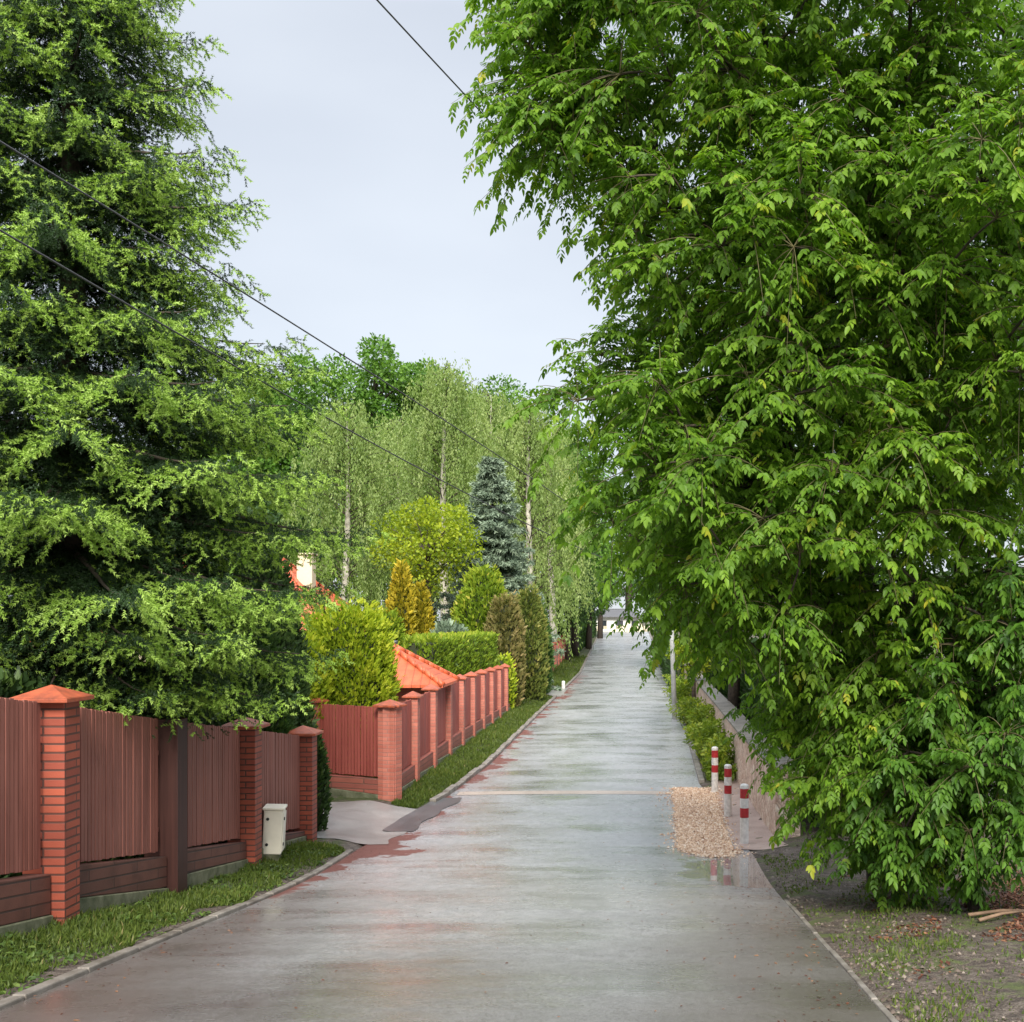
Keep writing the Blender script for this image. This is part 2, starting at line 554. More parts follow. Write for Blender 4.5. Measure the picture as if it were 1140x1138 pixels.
def road_mat(name='wet_asphalt', patch=False):
    m, t, o = mat_new(name)
    pos = world_pos(t)
    uv = N_(t, 'ShaderNodeAttribute', attribute_name='road_uv').outputs['Vector']
    sp = N_(t, 'ShaderNodeSeparateXYZ')
    t.links.new(uv, sp.inputs[0])
    u, v, rr = sp.outputs['X'], sp.outputs['Y'], sp.outputs['Z']
    fine = noise(t, pos, 90, 3, 0.7)
    mid = noise(t, pos, 7, 4)
    big = noise(t, pos, 0.75, 4, 0.6)
    grit = noise(t, pos, 260, 2, 0.8)
    c = ramp(t, [(.41, (.135, .136, .142)), (.58, (.50, .50, .515))], math_(t, 'ADD', math_(t, 'ADD', math_(t, 'MULTIPLY', fine, .40), math_(t, 'MULTIPLY', noise(t, pos, 42, 2, .7), .42)), math_(t, 'MULTIPLY', mid, .18))).outputs['Color']
    # brown mud washed on to the near stretch and the margins
    mud = math_(t, 'MULTIPLY', smooth(t, noise(t, pos, 0.45, 4), .42, .66), .22)
    c = mix(t, mud, c, (.19, .165, .14))
    # wet brownish near stretch, its weaker sky reflection painted in as darker colour
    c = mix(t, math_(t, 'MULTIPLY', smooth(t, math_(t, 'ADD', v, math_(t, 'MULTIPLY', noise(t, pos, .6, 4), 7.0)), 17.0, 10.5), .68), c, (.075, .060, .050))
    # cross streaks left by patching and running water
    mb_ = N_(t, 'ShaderNodeMapping')
    mb_.inputs['Scale'].default_value = (.30, 1.0, 1.0)
    t.links.new(pos, mb_.inputs['Vector'])
    st_ = noise(t, mb_.outputs['Vector'], 1.1, 5, .6)
    st2_ = noise(t, mb_.outputs['Vector'], 3.6, 4, .6)
    stk = math_(t, 'ADD', math_(t, 'MULTIPLY', st_, .78), math_(t, 'MULTIPLY', st2_, .22))
    c = mix(t, math_(t, 'MULTIPLY', smooth(t, stk, .42, .66), .22), c, (.115, .113, .114))
    edge = math_(t, 'ADD', math_(t, 'MINIMUM', u, rr), math_(t, 'MULTIPLY', math_(t, 'SUBTRACT', big, .5), 1.6))
    c = mix(t, math_(t, 'MULTIPLY', math_(t, 'MULTIPLY', smooth(t, edge, 1.9, .2), smooth(t, v, 18.0, 11.0)), .62), c, (.095, .072, .058))
    # red wet sand gathered in the gutter on the left
    n1 = noise(t, pos, 1.1, 4, .65)
    lim = math_(t, 'ADD', math_(t, 'MULTIPLY', math_(t, 'MULTIPLY', smooth(t, v, 17.2, 18.6), smooth(t, v, 20.6, 19.2)), .55), math_(t, 'MULTIPLY', math_(t, 'MULTIPLY', smooth(t, n1, .36, .70), smooth(t, v, 12.0, 17.5)), .78))
    s1 = smooth(t, math_(t, 'SUBTRACT', math_(t, 'ADD', lim, math_(t, 'MULTIPLY', math_(t, 'SUBTRACT', mid, .5), .25)), u), -.02, .16)
    reg = math_(t, 'MULTIPLY', smooth(t, v, 7.0, 15.0), smooth(t, v, 80.0, 62.0))
    sand = math_(t, 'MULTIPLY', math_(t, 'MULTIPLY', s1, reg), .95)
    c = mix(t, sand, c, (.150, .047, .034))
    # water film: shallow sheets where the surface lies low
    wet = smooth(t, math_(t, 'ADD', math_(t, 'MULTIPLY', big, .75), math_(t, 'MULTIPLY', mid, .25)), .40, .62)
    wet = math_(t, 'ADD', math_(t, 'MULTIPLY', wet, .55), math_(t, 'MULTIPLY', smooth(t, stk, .42, .64), .45))
    # a puddle by the paved bay
    near_r = math_(t, 'MULTIPLY', smooth(t, rr, 2.4, .2), math_(t, 'MULTIPLY', smooth(t, v, 12.5, 16.5), smooth(t, v, 21.0, 17.0)))
    pu = smooth(t, math_(t, 'ADD', math_(t, 'MULTIPLY', near_r, .75), math_(t, 'MULTIPLY', noise(t, pos, 1.3, 4), .8)), .82, 1.02)
    rough = math_(t, 'SUBTRACT', .48, math_(t, 'MULTIPLY', wet, .26))
    rough = math_(t, 'SUBTRACT', rough, math_(t, 'MULTIPLY', pu, .34), clamp=True)
    rough = math_(t, 'ADD', rough, math_(t, 'MULTIPLY', sand, .15))
    p = N_(t, 'ShaderNodeBsdfPrincipled')
    t.links.new(c, p.inputs['Base Color'])
    t.links.new(rough, p.inputs['Roughness'])
    p.inputs['Specular IOR Level'].default_value = 0.8
    t.links.new(math_(t, 'MULTIPLY', math_(t, 'SUBTRACT', 1.0, sand), .95), p.inputs['Coat Weight'])
    t.links.new(math_(t, 'SUBTRACT', rough, .08, clamp=True), p.inputs['Coat Roughness'])
    t.links.new(math_(t, 'SUBTRACT', .8, math_(t, 'MULTIPLY', sand, .6)), p.inputs['Specular IOR Level'])
    h = math_(t, 'ADD', math_(t, 'ADD', math_(t, 'MULTIPLY', fine, .6), math_(t, 'MULTIPLY', noise(t, pos, 38, 2, .6), .6)), math_(t, 'MULTIPLY', grit, .2))
    bb = t.nodes.new('ShaderNodeBump')
    bb.inputs['Distance'].default_value = 0.03
    t.links.new(h, bb.inputs['Height'])
    t.links.new(math_(t, 'SUBTRACT', .62, math_(t, 'MULTIPLY', wet, .42)), bb.inputs['Strength'])
    t.links.new(bb.outputs['Normal'], p.inputs['Normal'])
    t.links.new(p.outputs[0], o.inputs['Surface'])
    return m


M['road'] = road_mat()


def slab_mat(name, c1, c2, wetness=0.25):
    m, t, o = mat_new(name)
    pos = world_pos(t)
    n = math_(t, 'ADD', math_(t, 'MULTIPLY', noise(t, pos, 1.5), .6), math_(t, 'MULTIPLY', noise(t, pos, 40), .4))
    c = ramp(t, [(.3, c1), (.7, c2)], n).outputs['Color']
    p = N_(t, 'ShaderNodeBsdfPrincipled')
    t.links.new(c, p.inputs['Base Color'])
    p.inputs['Roughness'].default_value = wetness
    t.links.new(bump(t, noise(t, pos, 60, 3), .4, .008), p.inputs['Normal'])
    t.links.new(p.outputs[0], o.inputs['Surface'])
    return m


M['apron'] = slab_mat('drive_concrete', (.16, .155, .15), (.36, .345, .33), .35)
M['footway'] = slab_mat('worn_pink_paving', (.24, .16, .13), (.50, .38, .33), .5)
M['gutter'] = slab_mat('dark_gutter', (.055, .055, .06), (.12, .12, .125), .3)
M['strip'] = slab_mat('joint_concrete', (.30, .24, .20), (.50, .42, .36), .4)


def terrain_mat():
    m, t, o = mat_new('verge_soil_and_turf')
    pos = world_pos(t)
    sp = N_(t, 'ShaderNodeSeparateXYZ')
    t.links.new(pos, sp.inputs[0])
    n1 = noise(t, pos, 1.6, 5, .65)
    n2 = noise(t, pos, 9.0, 5, .65)
    n3 = noise(t, pos, 55.0, 3, .7)
    soil = ramp(t, [(.40, (.030, .021, .016)), (.50, (.085, .062, .048)), (.62, (.20, .165, .135))],
                math_(t, 'ADD', math_(t, 'MULTIPLY', n2, .45), math_(t, 'MULTIPLY', n3, .55))).outputs['Color']
    moss = ramp(t, [(.3, (.040, .050, .016)), (.7, (.105, .125, .032))], math_(t, 'ADD', math_(t, 'MULTIPLY', n2, .5), math_(t, 'MULTIPLY', n3, .5))).outputs['Color']
    turf = ramp(t, [(.3, (.030, .042, .012)), (.7, (.075, .10, .022))], n2).outputs['Color']
    right = smooth(t, sp.outputs['X'], 1.0, 1.2)
    rc = mix(t, smooth(t, math_(t, 'ADD', math_(t, 'MULTIPLY', n1, .7), math_(t, 'MULTIPLY', n2, .3)), .50, .58), soil, moss)
    lc = mix(t, math_(t, 'MAXIMUM', smooth(t, n1, .50, .62), math_(t, 'MULTIPLY', smooth(t, math_(t, 'ADD', sp.outputs['X'], math_(t, 'MULTIPLY', n2, .5)), -4.5, -4.2), smooth(t, sp.outputs['Y'], 24.0, 22.0))), turf, soil)
    c = mix(t, right, lc, rc)
    p = N_(t, 'ShaderNodeBsdfPrincipled')
    t.links.new(c, p.inputs['Base Color'])
    t.links.new(math_(t, 'SUBTRACT', .85, math_(t, 'MULTIPLY', smooth(t, n1, .5, .3), .35)), p.inputs['Roughness'])
    t.links.new(bump(t, math_(t, 'ADD', n2, math_(t, 'MULTIPLY', n3, .5)), .9, .05), p.inputs['Normal'])
    t.links.new(p.outputs[0], o.inputs['Surface'])
    return m


M['terrain'] = terrain_mat()

# ------------------------------------------------------------------ lie of the land
_ty = np.arange(-200, 1200, 0.5)
_tz = np.interp(_ty, [-200, -30, 0, 15.5, 20, 46, 74, 144, 190, 1200], [5, 4.6, 2.35, .52, .25, .22, .60, 2.36, 2.9, 2.9])
_k = np.hanning(13); _k /= _k.sum()
_tz = np.convolve(np.pad(_tz, 6, mode='edge'), _k, mode='valid')


def prof(Y):
    return np.interp(Y, _ty, _tz)


def left(Y):
    return np.interp(Y, [-20, 8, 10.5, 18.8, 22, 25, 30.5, 46, 74, 144], [-4.1, -4.1, -4.16, -4.27, -4.1, -3.75, -3.5, -3.4, -2.75, -3.0])


def right(Y):
    return np.interp(Y, [-20, 7.3, 14.9, 18.0, 27, 41, 68, 144], [1.55, 1.67, 1.89, 2.0, 1.72, 2.1, 2.55, 3.0])


def ground(X, Y):
    """terrain height (arrays)"""
    X = np.asarray(X, float); Y = np.asarray(Y, float)
    l, r = left(Y), right(Y)
    z = prof(Y)
    dl = np.clip(l - X, 0, None)
    dr = np.clip(X - r, 0, None)
    base = np.where((X > l) & (X < r), -0.07, 0)
    bumpy = 0.025 * np.sin(X * 3.1 + Y * 1.3) * np.sin(Y * 2.3 - X) + 0.015 * np.sin(X * 7.3 + 1) * np.sin(Y * 6.1)
    rise = 0.16 * np.clip(dl / 1.0, 0, 1) + 0.12 * np.clip(dr / 1.2, 0, 1) + 0.02 * np.clip(dr - 1.2, 0, 10)
    return z + base + rise + bumpy * np.clip((dl + dr) / 0.5, 0, 1) - 0.02


def grid_mesh(name, XS, YS, zf, mat, uvf=None):
    """XS: function (Y)->x array, YS: y array"""
    rows = [XS(y) for y in YS]
    nx = len(rows[0]); ny = len(YS)
    X = np.array(rows); Y = np.repeat(np.asarray(YS)[:, None], nx, 1)
    Z = zf(X, Y)
    v = np.stack([X, Y, Z], -1).reshape(-1, 3)
    i = np.arange(ny - 1)[:, None] * nx + np.arange(nx - 1)[None, :]
    f = np.stack([i, i + 1, i + nx + 1, i + nx], -1).reshape(-1, 4)
    me = bpy.data.meshes.new(name)
    me.from_pydata(v.tolist(), [], f.tolist())
    me.update()
    me.polygons.foreach_set('use_smooth', [True] * len(me.polygons))
    if uvf is not None:
        a = me.attributes.new('road_uv', 'FLOAT_VECTOR', 'POINT')
        a.data.foreach_set('vector', uvf(X, Y).astype(np.float32).reshape(-1))
    return link_mesh(name, me, mat)


ys = np.concatenate([np.array([-150, -60, -20, -8]), np.arange(-2, 30, .25), np.arange(30, 80, .8), np.arange(80, 160, 3), np.array([165, 180, 220, 300, 500, 1100])])
xin = np.concatenate([np.array([-900, -400, -150, -60, -30, -18, -12]), np.arange(-9, 9.01, .2), np.array([12, 18, 30, 60, 150, 400, 900])])
t_o = grid_mesh('terrain', lambda y: xin, ys, ground, M['terrain'])
tag(t_o, 'soil, moss and turf verges falling into the dip and rising again beyond', 'ground', kind='structure')

yr = np.concatenate([np.arange(-14, 30, .3), np.arange(30, 90, .8), np.arange(90, 149, 2.0)])


def road_z(X, Y):
    l, r = left(Y), right(Y)
    s = (X - (l + r) / 2) / ((r - l) / 2)
    return prof(Y) + 0.03 * (1 - s * s) - 0.01


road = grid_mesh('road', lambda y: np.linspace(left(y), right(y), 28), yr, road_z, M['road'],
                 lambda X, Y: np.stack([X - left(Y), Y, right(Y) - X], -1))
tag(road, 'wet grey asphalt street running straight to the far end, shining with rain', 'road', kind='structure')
# road's far crossing street
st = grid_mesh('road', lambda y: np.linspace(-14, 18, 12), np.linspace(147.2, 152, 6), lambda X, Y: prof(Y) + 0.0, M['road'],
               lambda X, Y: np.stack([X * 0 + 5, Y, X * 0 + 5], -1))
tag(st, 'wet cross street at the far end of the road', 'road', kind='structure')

gt = grid_mesh('gutter', lambda y: np.linspace(left(y) - .10, left(y) + .42 + .05 * math.sin(y * 4), 8), np.linspace(20.6, 24.6, 16), lambda X, Y: np.maximum(ground(X, Y) + .028, road_z(X, Y) + .012), M['gutter'])
tag(gt, 'dark smooth gutter slab across the mouth of the lane', 'gutter', kind='structure')

# concrete joint strip lying across the road
js = grid_mesh('road_joint', lambda y: np.linspace(left(25.2) + .15, 1.05, 24), np.linspace(25.0, 25.5, 4), lambda X, Y: road_z(X, Y) + .005, M['strip'])
tag(js, 'pale concrete strip crossing the road in front of the orange paving', 'road strip', kind='structure')

# orange parking bay
pv = grid_mesh('paving', lambda y: np.linspace(np.interp(y, [17.8, 18.1, 18.7, 26], [1.25, 1.0, .86, 1.08]) + .025 * math.sin(y * 7) + .02 * math.sin(y * 17), np.interp(y, [17.8, 18.4, 26], [1.55, 1.80, 2.02]) - .05, 8), np.linspace(17.9, 26, 60),
               lambda X, Y: np.where(X < right(Y), road_z(X, Y), np.maximum(ground(X, Y), prof(Y) - .01)) + .012, M['paver'])
tag(pv, 'orange gravelly paved bay at the right edge of the road beside the bollards', 'paving', kind='structure')

fw = grid_mesh('pavement', lambda y: np.linspace(np.interp(y, [18.4, 26, 40], [1.80, 2.02, 2.2]) - .03, 2.62, 10), np.linspace(18.6, 31, 30),
               lambda X, Y: np.where(X < right(Y), road_z(X, Y), np.maximum(ground(X, Y), prof(Y) - .01)) + .008 + .006 * np.sin(X * 9) * np.sin(Y * 5), M['footway'])
tag(fw, 'worn pinkish paved strip between the bollards and the rubble stone wall', 'pavement', kind='structure')

# lane mouth / driveway between the two brick fences, and a second one further on
d1 = grid_mesh('driveway', lambda y: np.linspace(-14, left(y) + .3 + .06 * math.sin(y * 5), 60), np.linspace(19.2, 23.1, 40), lambda X, Y: np.maximum(ground(X, Y) + .010, road_z(X, Y) + .006), M['apron'])
tag(d1, 'pale concrete lane mouth between the near brown fence and the red fence', 'driveway', kind='structure')
d2 = grid_mesh('driveway', lambda y: np.linspace(-5.0, left(y) + .15, 14), np.linspace(55.5, 61, 10), lambda X, Y: np.maximum(ground(X, Y) + .02, road_z(X, Y) + .006), M['apron'])
tag(d2, 'small concrete driveway before the far red fence', 'driveway', kind='structure')

# kerbs
def kerb(name, ya, yb, side, h, wd, label, wob=0.0):
    m = MB()
    y = ya
    i = 0
    while y < yb:
        y2 = min(y + 1.0, yb) - .012
        fx = left if side < 0 else right
        o_ = (-wd if side < 0 else 0)
        dz = wob * math.sin(i * 2.1) * .02
        a0, a1 = float(fx(y)) + o_, float(fx(y2)) + o_
        z0, z1 = float(prof(y)) + dz, float(prof(y2)) + dz
        m.hexa([(a0, y, z0 - .2), (a0 + wd, y, z0 - .2), (a1 + wd, y2, z1 - .2), (a1, y2, z1 - .2),
                (a0, y, z0 + h), (a0 + wd, y, z0 + h), (a1 + wd, y2, z1 + h), (a1, y2, z1 + h)])
        y += 1.0
        i += 1
    o = m.build(name, M['kerb'], None, bevel=.012)
    tag(o, label, 'kerb', kind='structure')


kerb('kerb', 2, 18.4, -1, .028, .10, 'low concrete kerb along the near grass verge', .3)
kerb('kerb', 24.0, 55.2, -1, .075, .14, 'concrete kerb along the grass verge of the red fence', 1)
kerb('kerb', 61.2, 140, -1, .075, .14, 'kerb of the far left verge', 0)
kerb('kerb', 2, 13.6, 1, .004, .05, 'thin concrete edging on the right of the road', .3)
kerb('kerb', 27, 140, 1, .06, .14, 'kerb along the far right of the road', 0)

# ------------------------------------------------------------------ fences
def fence(root, st, hp, mats, pillar=(.38, .30), skip=(), gate=None, cap_w=.54, slat=.062, gap=.014, plinth=True, capless=(), dark=()):
    """st: list of (x, y, panel_top_z). pillars at every station, board panels between"""
    n = len(st)
    for i, (x, y, zt) in enumerate(st):
        if i < n - 1:
            dx, dy = st[i + 1][0] - x, st[i + 1][1] - y
        else:
            dx, dy = x - st[i - 1][0], y - st[i - 1][1]
        rz = math.atan2(dy, dx) - math.pi / 2
        zb = float(ground(x, y)) - .25
        m = MB()
        m.box((x, y, (zb + zt + .02) / 2), (pillar[0], pillar[1], zt + .02 - zb), rz)
        po = m.build('pillar', M['dark_wood'] if i in dark else mats['pillar'], root, bevel=.008)
        if i not in capless:
            c = MB()
            h = cap_w / 2
            z0 = zt + .022
            c.box((x, y, z0 + .02), (cap_w, cap_w, .04), rz)
            cs, sn = math.cos(rz), math.sin(rz)
            q = [(x + (a * cs - b * sn) * (h - .012), y + (a * sn + b * cs) * (h - .012), z0 + .042) for a, b in ((-1, -1), (1, -1), (1, 1), (-1, 1))]
            c.add(q + [(x, y, z0 + .15)], [(0, 1, 4), (1, 2, 4), (2, 3, 4), (3, 0, 4)])
            c.build('cap', mats['cap'], po, bevel=.006)
    for i in range(n - 1):
        if i in skip:
            continue
        (xa, ya, za), (xb, yb, zb_) = st[i], st[i + 1]
        L = math.hypot(xb - xa, yb - ya)
        ux, uy = (xb - xa) / L, (yb - ya) / L
        s0, s1 = pillar[1] / 2 + .02, L - pillar[1] / 2 - .02
        if pillar[0] != pillar[1] and abs(ux) > abs(uy):
            pass
        m = MB()
        s = s0
        k = 0
        nx, ny = -uy, ux
        while s + slat <= s1 + 1e-6:
            if gate and i == gate[0] and any(abs((s - s0) / (s1 - s0) - g) < .022 for g in gate[1]):
                s += .016
            j = random.uniform(-.004, .004)
            zj = random.uniform(-.006, .006)
            p0 = (xa + ux * s + nx * j, ya + uy * s + ny * j)
            p1 = (xa + ux * (s + slat) + nx * j, ya + uy * (s + slat) + ny * j)
            f0, f1 = s / L, (s + slat) / L
            t0 = za + (zb_ - za) * f0 + zj; t1 = za + (zb_ - za) * f1 + zj
            m.bar(p0, p1, .022, t0 - hp, t0, t1 - hp, t1)
            s += slat + gap
            k += 1
        m.build('board_panel', mats['slat'], root, bevel=.003)
        for fr in (.22, .80):
            r = MB()
            e0 = (xa + ux * s0 - nx * -.035, ya + uy * s0 - ny * -.035); e1 = (xa + ux * s1 + nx * .035, ya + uy * s1 + ny * .035)
            r.bar(e0, e1, .04, za - hp * fr - .05, za - hp * fr, zb_ - hp * fr - .05, zb_ - hp * fr)
            r.build('rail', mats['slat'], root)
        if plinth:
            g0 = float(ground(xa, ya)); g1 = float(ground(xb, yb))
            e0 = (xa + ux * s0, ya + uy * s0); e1 = (xa + ux * s1, ya + uy * s1)
            pl = MB()
            pl.bar(e0, e1, .16, min(g0 + .16, za - hp - .1), za - hp - .03, min(g1 + .10, zb_ - hp - .08), zb_ - hp - .03)
            pl.build('plinth', mats['plinth'], root, bevel=.01)
            fo = MB()
            fo.bar(e0, e1, .21, g0 - .3, min(g0 + .157, za - hp - .103), g1 - .3, min(g1 + .097, zb_ - hp - .083))
            fo.build('footing', M['footing'], root, bevel=.01)


FX = -5.2
f1 = empty('fence', (FX, 13.2, float(ground(FX, 13.2))), 'brown board fence with dark brick pillars under the overhanging spruce', 'fence')
fence(f1, [(FX, 7.95, 3.58), (FX, 10.6, 3.24), (FX, 13.25, 2.86), (FX, 16.0, 2.50), (FX, 18.9, 2.12)], 1.48,
      dict(pillar=M['brick'], cap=M['cap'], slat=M['slat'], plinth=M['plinth']), gate=(1, (.40, .62)), capless=(2,), dark=(2,))

X2 = -4.72
st2 = []
for k in range(13):
    y = 23.6 + 2.42 * k
    st2.append((float(np.interp(y, [23.6, 55], [X2, -4.62])), y, float(np.interp(y, [23.6, 32, 45, 55], [2.22, 2.30, 2.14, 1.95]))))
f2 = empty('fence', (X2, 23.6, float(ground(X2, 23.6))), 'sunlit red board fence with salmon brick pillars beside the grass verge', 'fence')
mats2 = dict(pillar=M['brick2'], cap=M['cap'], slat=M['slat2'], plinth=M['plinth2'])
fence(f2, st2, 1.42, mats2, pillar=(.27, .30), cap_w=.42)
fence(f2, [(-6.5, 24.3, 2.26), (X2 - .02, 23.62, 2.22)], 1.42, mats2, pillar=(.30, .38), cap_w=.5)

f3 = empty('fence', (-4.6, 67, float(ground(-4.6, 67))), 'far red fence with orange pillars beyond the small driveway', 'fence')
fence(f3, [(-4.75 + .03 * k, 66 + 2.7 * k, 2.05 + .09 * k) for k in range(9)], 1.3, mats2, cap_w=.5)

# ------------------------------------------------------------------ stone wall on the right
wall = empty('stone_wall', (2.9, 19.6, float(ground(2.9, 19.6))), 'low wall of pinkish rubble stone behind the striped bollards', 'wall')
m = MB()
pts = [(2.75, 19.6), (2.78, 26), (2.95, 34), (3.1, 44), (3.3, 56), (3.5, 70)]
for (a, b) in zip(pts[:-1], pts[1:]):
    ga, gb = float(ground(*a)), float(ground(*b))
    m.bar(a, b, .42, ga - .3, ga + 1.12, gb - .3, gb + 1.12)
m.build('wall_body', M['stone'], wall, bevel=.03)
m = MB()
for (a, b) in zip(pts[:-1], pts[1:]):
    ga, gb = float(ground(*a)), float(ground(*b))
    m.bar(a, b, .50, ga + 1.122, ga + 1.19, gb + 1.122, gb + 1.19)
m.build('coping', M['kerb'], wall, bevel=.02)

# ------------------------------------------------------------------ gate hut with tiled roof
hx0, hx1, hy0, hy1 = -7.7, -4.95, 29.5, 31.2
gz = float(ground(-6, 30))
hut = empty('gate_hut', ((hx0 + hx1) / 2, (hy0 + hy1) / 2, gz), 'small brick gate shelter with an orange tiled roof behind the red fence', 'shelter')
m = MB()
m.bar((hx0, hy0 + .1), (hx1, hy0 + .1), .2, gz - .2, 2.36, gz - .2, 2.36)
m.bar((hx0, hy1 - .1), (hx1, hy1 - .1), .2, gz - .2, 2.36, gz - .2, 2.36)
m.bar((hx0 + .1, hy0 + .2), (hx0 + .1, hy1 - .2), .2, gz - .2, 2.36, gz - .2, 2.36)
m.build('wall', M['brick2'], hut, bevel=.008)
ex0, ex1, ey0, ey1, ez, rz_ = -8.05, -4.5, 28.95, 31.6, 2.38, 3.42
ap0, ap1, aym = -7.0, -6.2, (ey0 + ey1) / 2


def hip_roof(name, parent, x0, x1, y0, y1, ez, rx0, rx1, rz, mat, th=.07):
    ym = (y0 + y1) / 2
    m = MB()
    v = [(x0, y0, ez), (x1, y0, ez), (x1, y1, ez), (x0, y1, ez), (rx0, ym, rz), (rx1, ym, rz)]
    v2 = [(a, b, c - th) for a, b, c in v]
    m.add(v + v2, [(0, 1, 5, 4), (1, 2, 5), (2, 3, 4, 5), (3, 0, 4), (7, 6, 10, 11), (8, 7, 11), (9, 8, 11, 10), (6, 9, 10),
                   (0, 6, 7, 1), (1, 7, 8, 2), (2, 8, 9, 3), (3, 9, 6, 0)])
    ro = m.build(name, mat, parent)
    c = MB()
    for a, b in ((v[0], v[4]), (v[1], v[5]), (v[2], v[5]), (v[3], v[4]), (v[4], v[5])):
        a, b = np.array(a), np.array(b)
        n = max(2, int(np.linalg.norm(b - a) / .33))
        for k in range(n):
            p, q = a + (b - a) * k / n, a + (b - a) * (k + 1.12) / n
            c.tube([p + (0, 0, .0), q + (0, 0, .02)], [.085, .07], 8)
    c.build('ridge_tile', mat, ro, smooth=True)
    return ro


hip_roof('roof', hut, ex0, ex1, ey0, ey1, ez, ap0, ap1, rz_, M['roof'])
for yy in (hy0 + .1, hy1 - .1):
    m = MB()
    m.box((hx1 - .05 + .13, yy, (gz + 2.3) / 2), (.14, .14, 2.3 - gz))
    m.build('post', M['dark_wood'], hut, bevel=.006)
m = MB()
m.tube([(-4.72, 29.15, 2.12), (-4.72, 29.15, 2.28)], [.05, .06], 10)
m.build('lamp', M['white_paint'], hut, smooth=True)

# ------------------------------------------------------------------ house at the back left
hg = float(ground(-16, 47))
house = empty('house', (-17, 48, hg), 'cream house with an orange tiled roof and chimney seen over the yellow thuja', 'house')
m = MB()
m.box((-17.2, 48, (hg + 3.4) / 2), (10.4, 8.4, 3.4 - hg))
wo = m.build('wall', M['cream'], house)
hr = hip_roof('roof', house, -23.0, -10.6, 43.2, 52.8, 3.3, -18.4, -14.2, 6.6, M['roof_house'], .12)
m = MB()
m.box((-12.85, 47.2, 5.5), (.62, .62, 2.2))
m.box((-12.85, 47.2, 6.64), (.74, .74, .08))
m.build('chimney', M['cream'], hr, bevel=.02)
for wx in (-20.5, -17.2, -13.9):
    m = MB()
    m.box((wx, 43.79, 2.0), (1.25, .06, 1.35))
    wf = m.build('window', M['white_paint'], house)
    m = MB()
    m.box((wx, 43.755, 2.0), (1.05, .03, 1.15))
    m.build('pane', M['glass'], wf)
# dark low shed roof seen behind the hut
sg = float(ground(-8, 36))
shed = empty('shed', (-9.0, 38, sg), 'low grey-roofed garden shed behind the tiled gate shelter', 'shed')
m = MB(); m.box((-9.2, 38, (sg + 2.9) / 2), (2.8, 2.0, 2.9 - sg)); m.build('wall', M['dark_wood'], shed)
m = MB(); m.hexa([(-10.8, 36.8, 2.95), (-7.6, 36.8, 2.95), (-7.6, 39.2, 3.2), (-10.8, 39.2, 3.2), (-10.8, 36.8, 3.05), (-7.6, 36.8, 3.05), (-7.6, 39.2, 3.3), (-10.8, 39.2, 3.3)])
m.build('roof', M['slate'], shed)

# ------------------------------------------------------------------ utility cabinet
ux_, uy_ = -5.03, 16.7
ug = float(ground(ux_, uy_))
cab = empty('utility_cabinet', (ux_, uy_, ug), 'cream meter cabinet standing against the brown fence', 'utility box')
m = MB(); m.box((ux_, uy_, ug + .41), (.26, .40, .62)); m.build('housing', M['ivory'], cab, bevel=.015)
m = MB(); m.box((ux_, uy_, ug + .742), (.30, .44, .04)); m.build('lid', M['ivory'], cab, bevel=.012)
m = MB(); m.box((ux_, uy_, ug + .04), (.20, .36, .11)); m.build('base', M['footing'], cab)
m = MB(); m.box((ux_ + .138, uy_, ug + .41), (.012, .34, .54)); do = m.build('door', M['ivory'], cab, bevel=.004)
for zz in (.24, .60):
    m = MB(); m.tube([(ux_ + .143, uy_ - .12, ug + zz), (ux_ + .156, uy_ - .12, ug + zz)], .024, 12); m.build('lock', M['black'], do)
    m = MB(); m.tube([(ux_ - .07, uy_ - .2, ug + zz), (ux_ - .07, uy_ - .213, ug + zz)], .022, 12); m.build('lock', M['black'], do)

cab.rotation_euler = (R(-1.2), R(2.5), R(10))

# ------------------------------------------------------------------ bollards
def bollard(x, y, label):
    g = float(ground(x, y))
    b = empty('bollard', (x, y, g), label, 'bollard', 'red and white bollards on the right edge')
    zz = [0, .44, .60, .76, .92, 1.0]
    for k in range(5):
        m = MB()
        r = .072
        z0, z1 = g + zz[k] - (.1 if k == 0 else 0), g + zz[k + 1]
        if k == 4:
            m.tube([(x, y, z0), (x, y, z1 - .03), (x, y, z1 - .01), (x, y, z1)], [r, r, r * .8, r * .4], 20)
        else:
            m.tube([(x, y, z0), (x, y, z1)], r, 20)
        m.build('red_band' if k in (1, 3) else 'white_band', M['red_paint'] if k in (1, 3) else M['white_paint'], b, smooth=False)


bollard(1.99, 19.35, 'red and white bollard nearest the camera, at the front end of the gravel')
bollard(1.98, 22.3, 'middle one of the three red and white bollards')
bollard(1.97, 25.4, 'farthest red and white bollard, at the back corner of the orange paving')

# ------------------------------------------------------------------ poles and cables
px_, py_ = 1.95, 44.5
pg = float(ground(px_, py_))
pole = empty('utility_pole', (px_, py_, pg), 'slim pale concrete utility pole on the right verge', 'pole')
m = MB(); m.tube([(px_ - .02, py_, pg - .3), (px_ - .12, py_, 3.0), (px_ - .24, py_, 5.6)], [.10, .085, .07], 12); m.build('shaft', M['pole'], pole, smooth=True)
m = MB(); m.box((px_ + .02, py_, 3.95), (.22, .16, .34)); m.build('junction_box', M['pole'], pole, bevel=.02)
m = MB(); m.box((px_ - .24, py_, 5.45), (.9, .08, .08)); m.build('crossarm', M['dark_wood'], pole)
for dx in (-.38, .38):
    m = MB(); m.tube([(px_ - .24 + dx, py_, 5.49), (px_ - .24 + dx, py_, 5.56), (px_ - .24 + dx, py_, 5.62)], [.03, .05, .03], 10); m.build('insulator', M['white_paint'], pole, smooth=True)


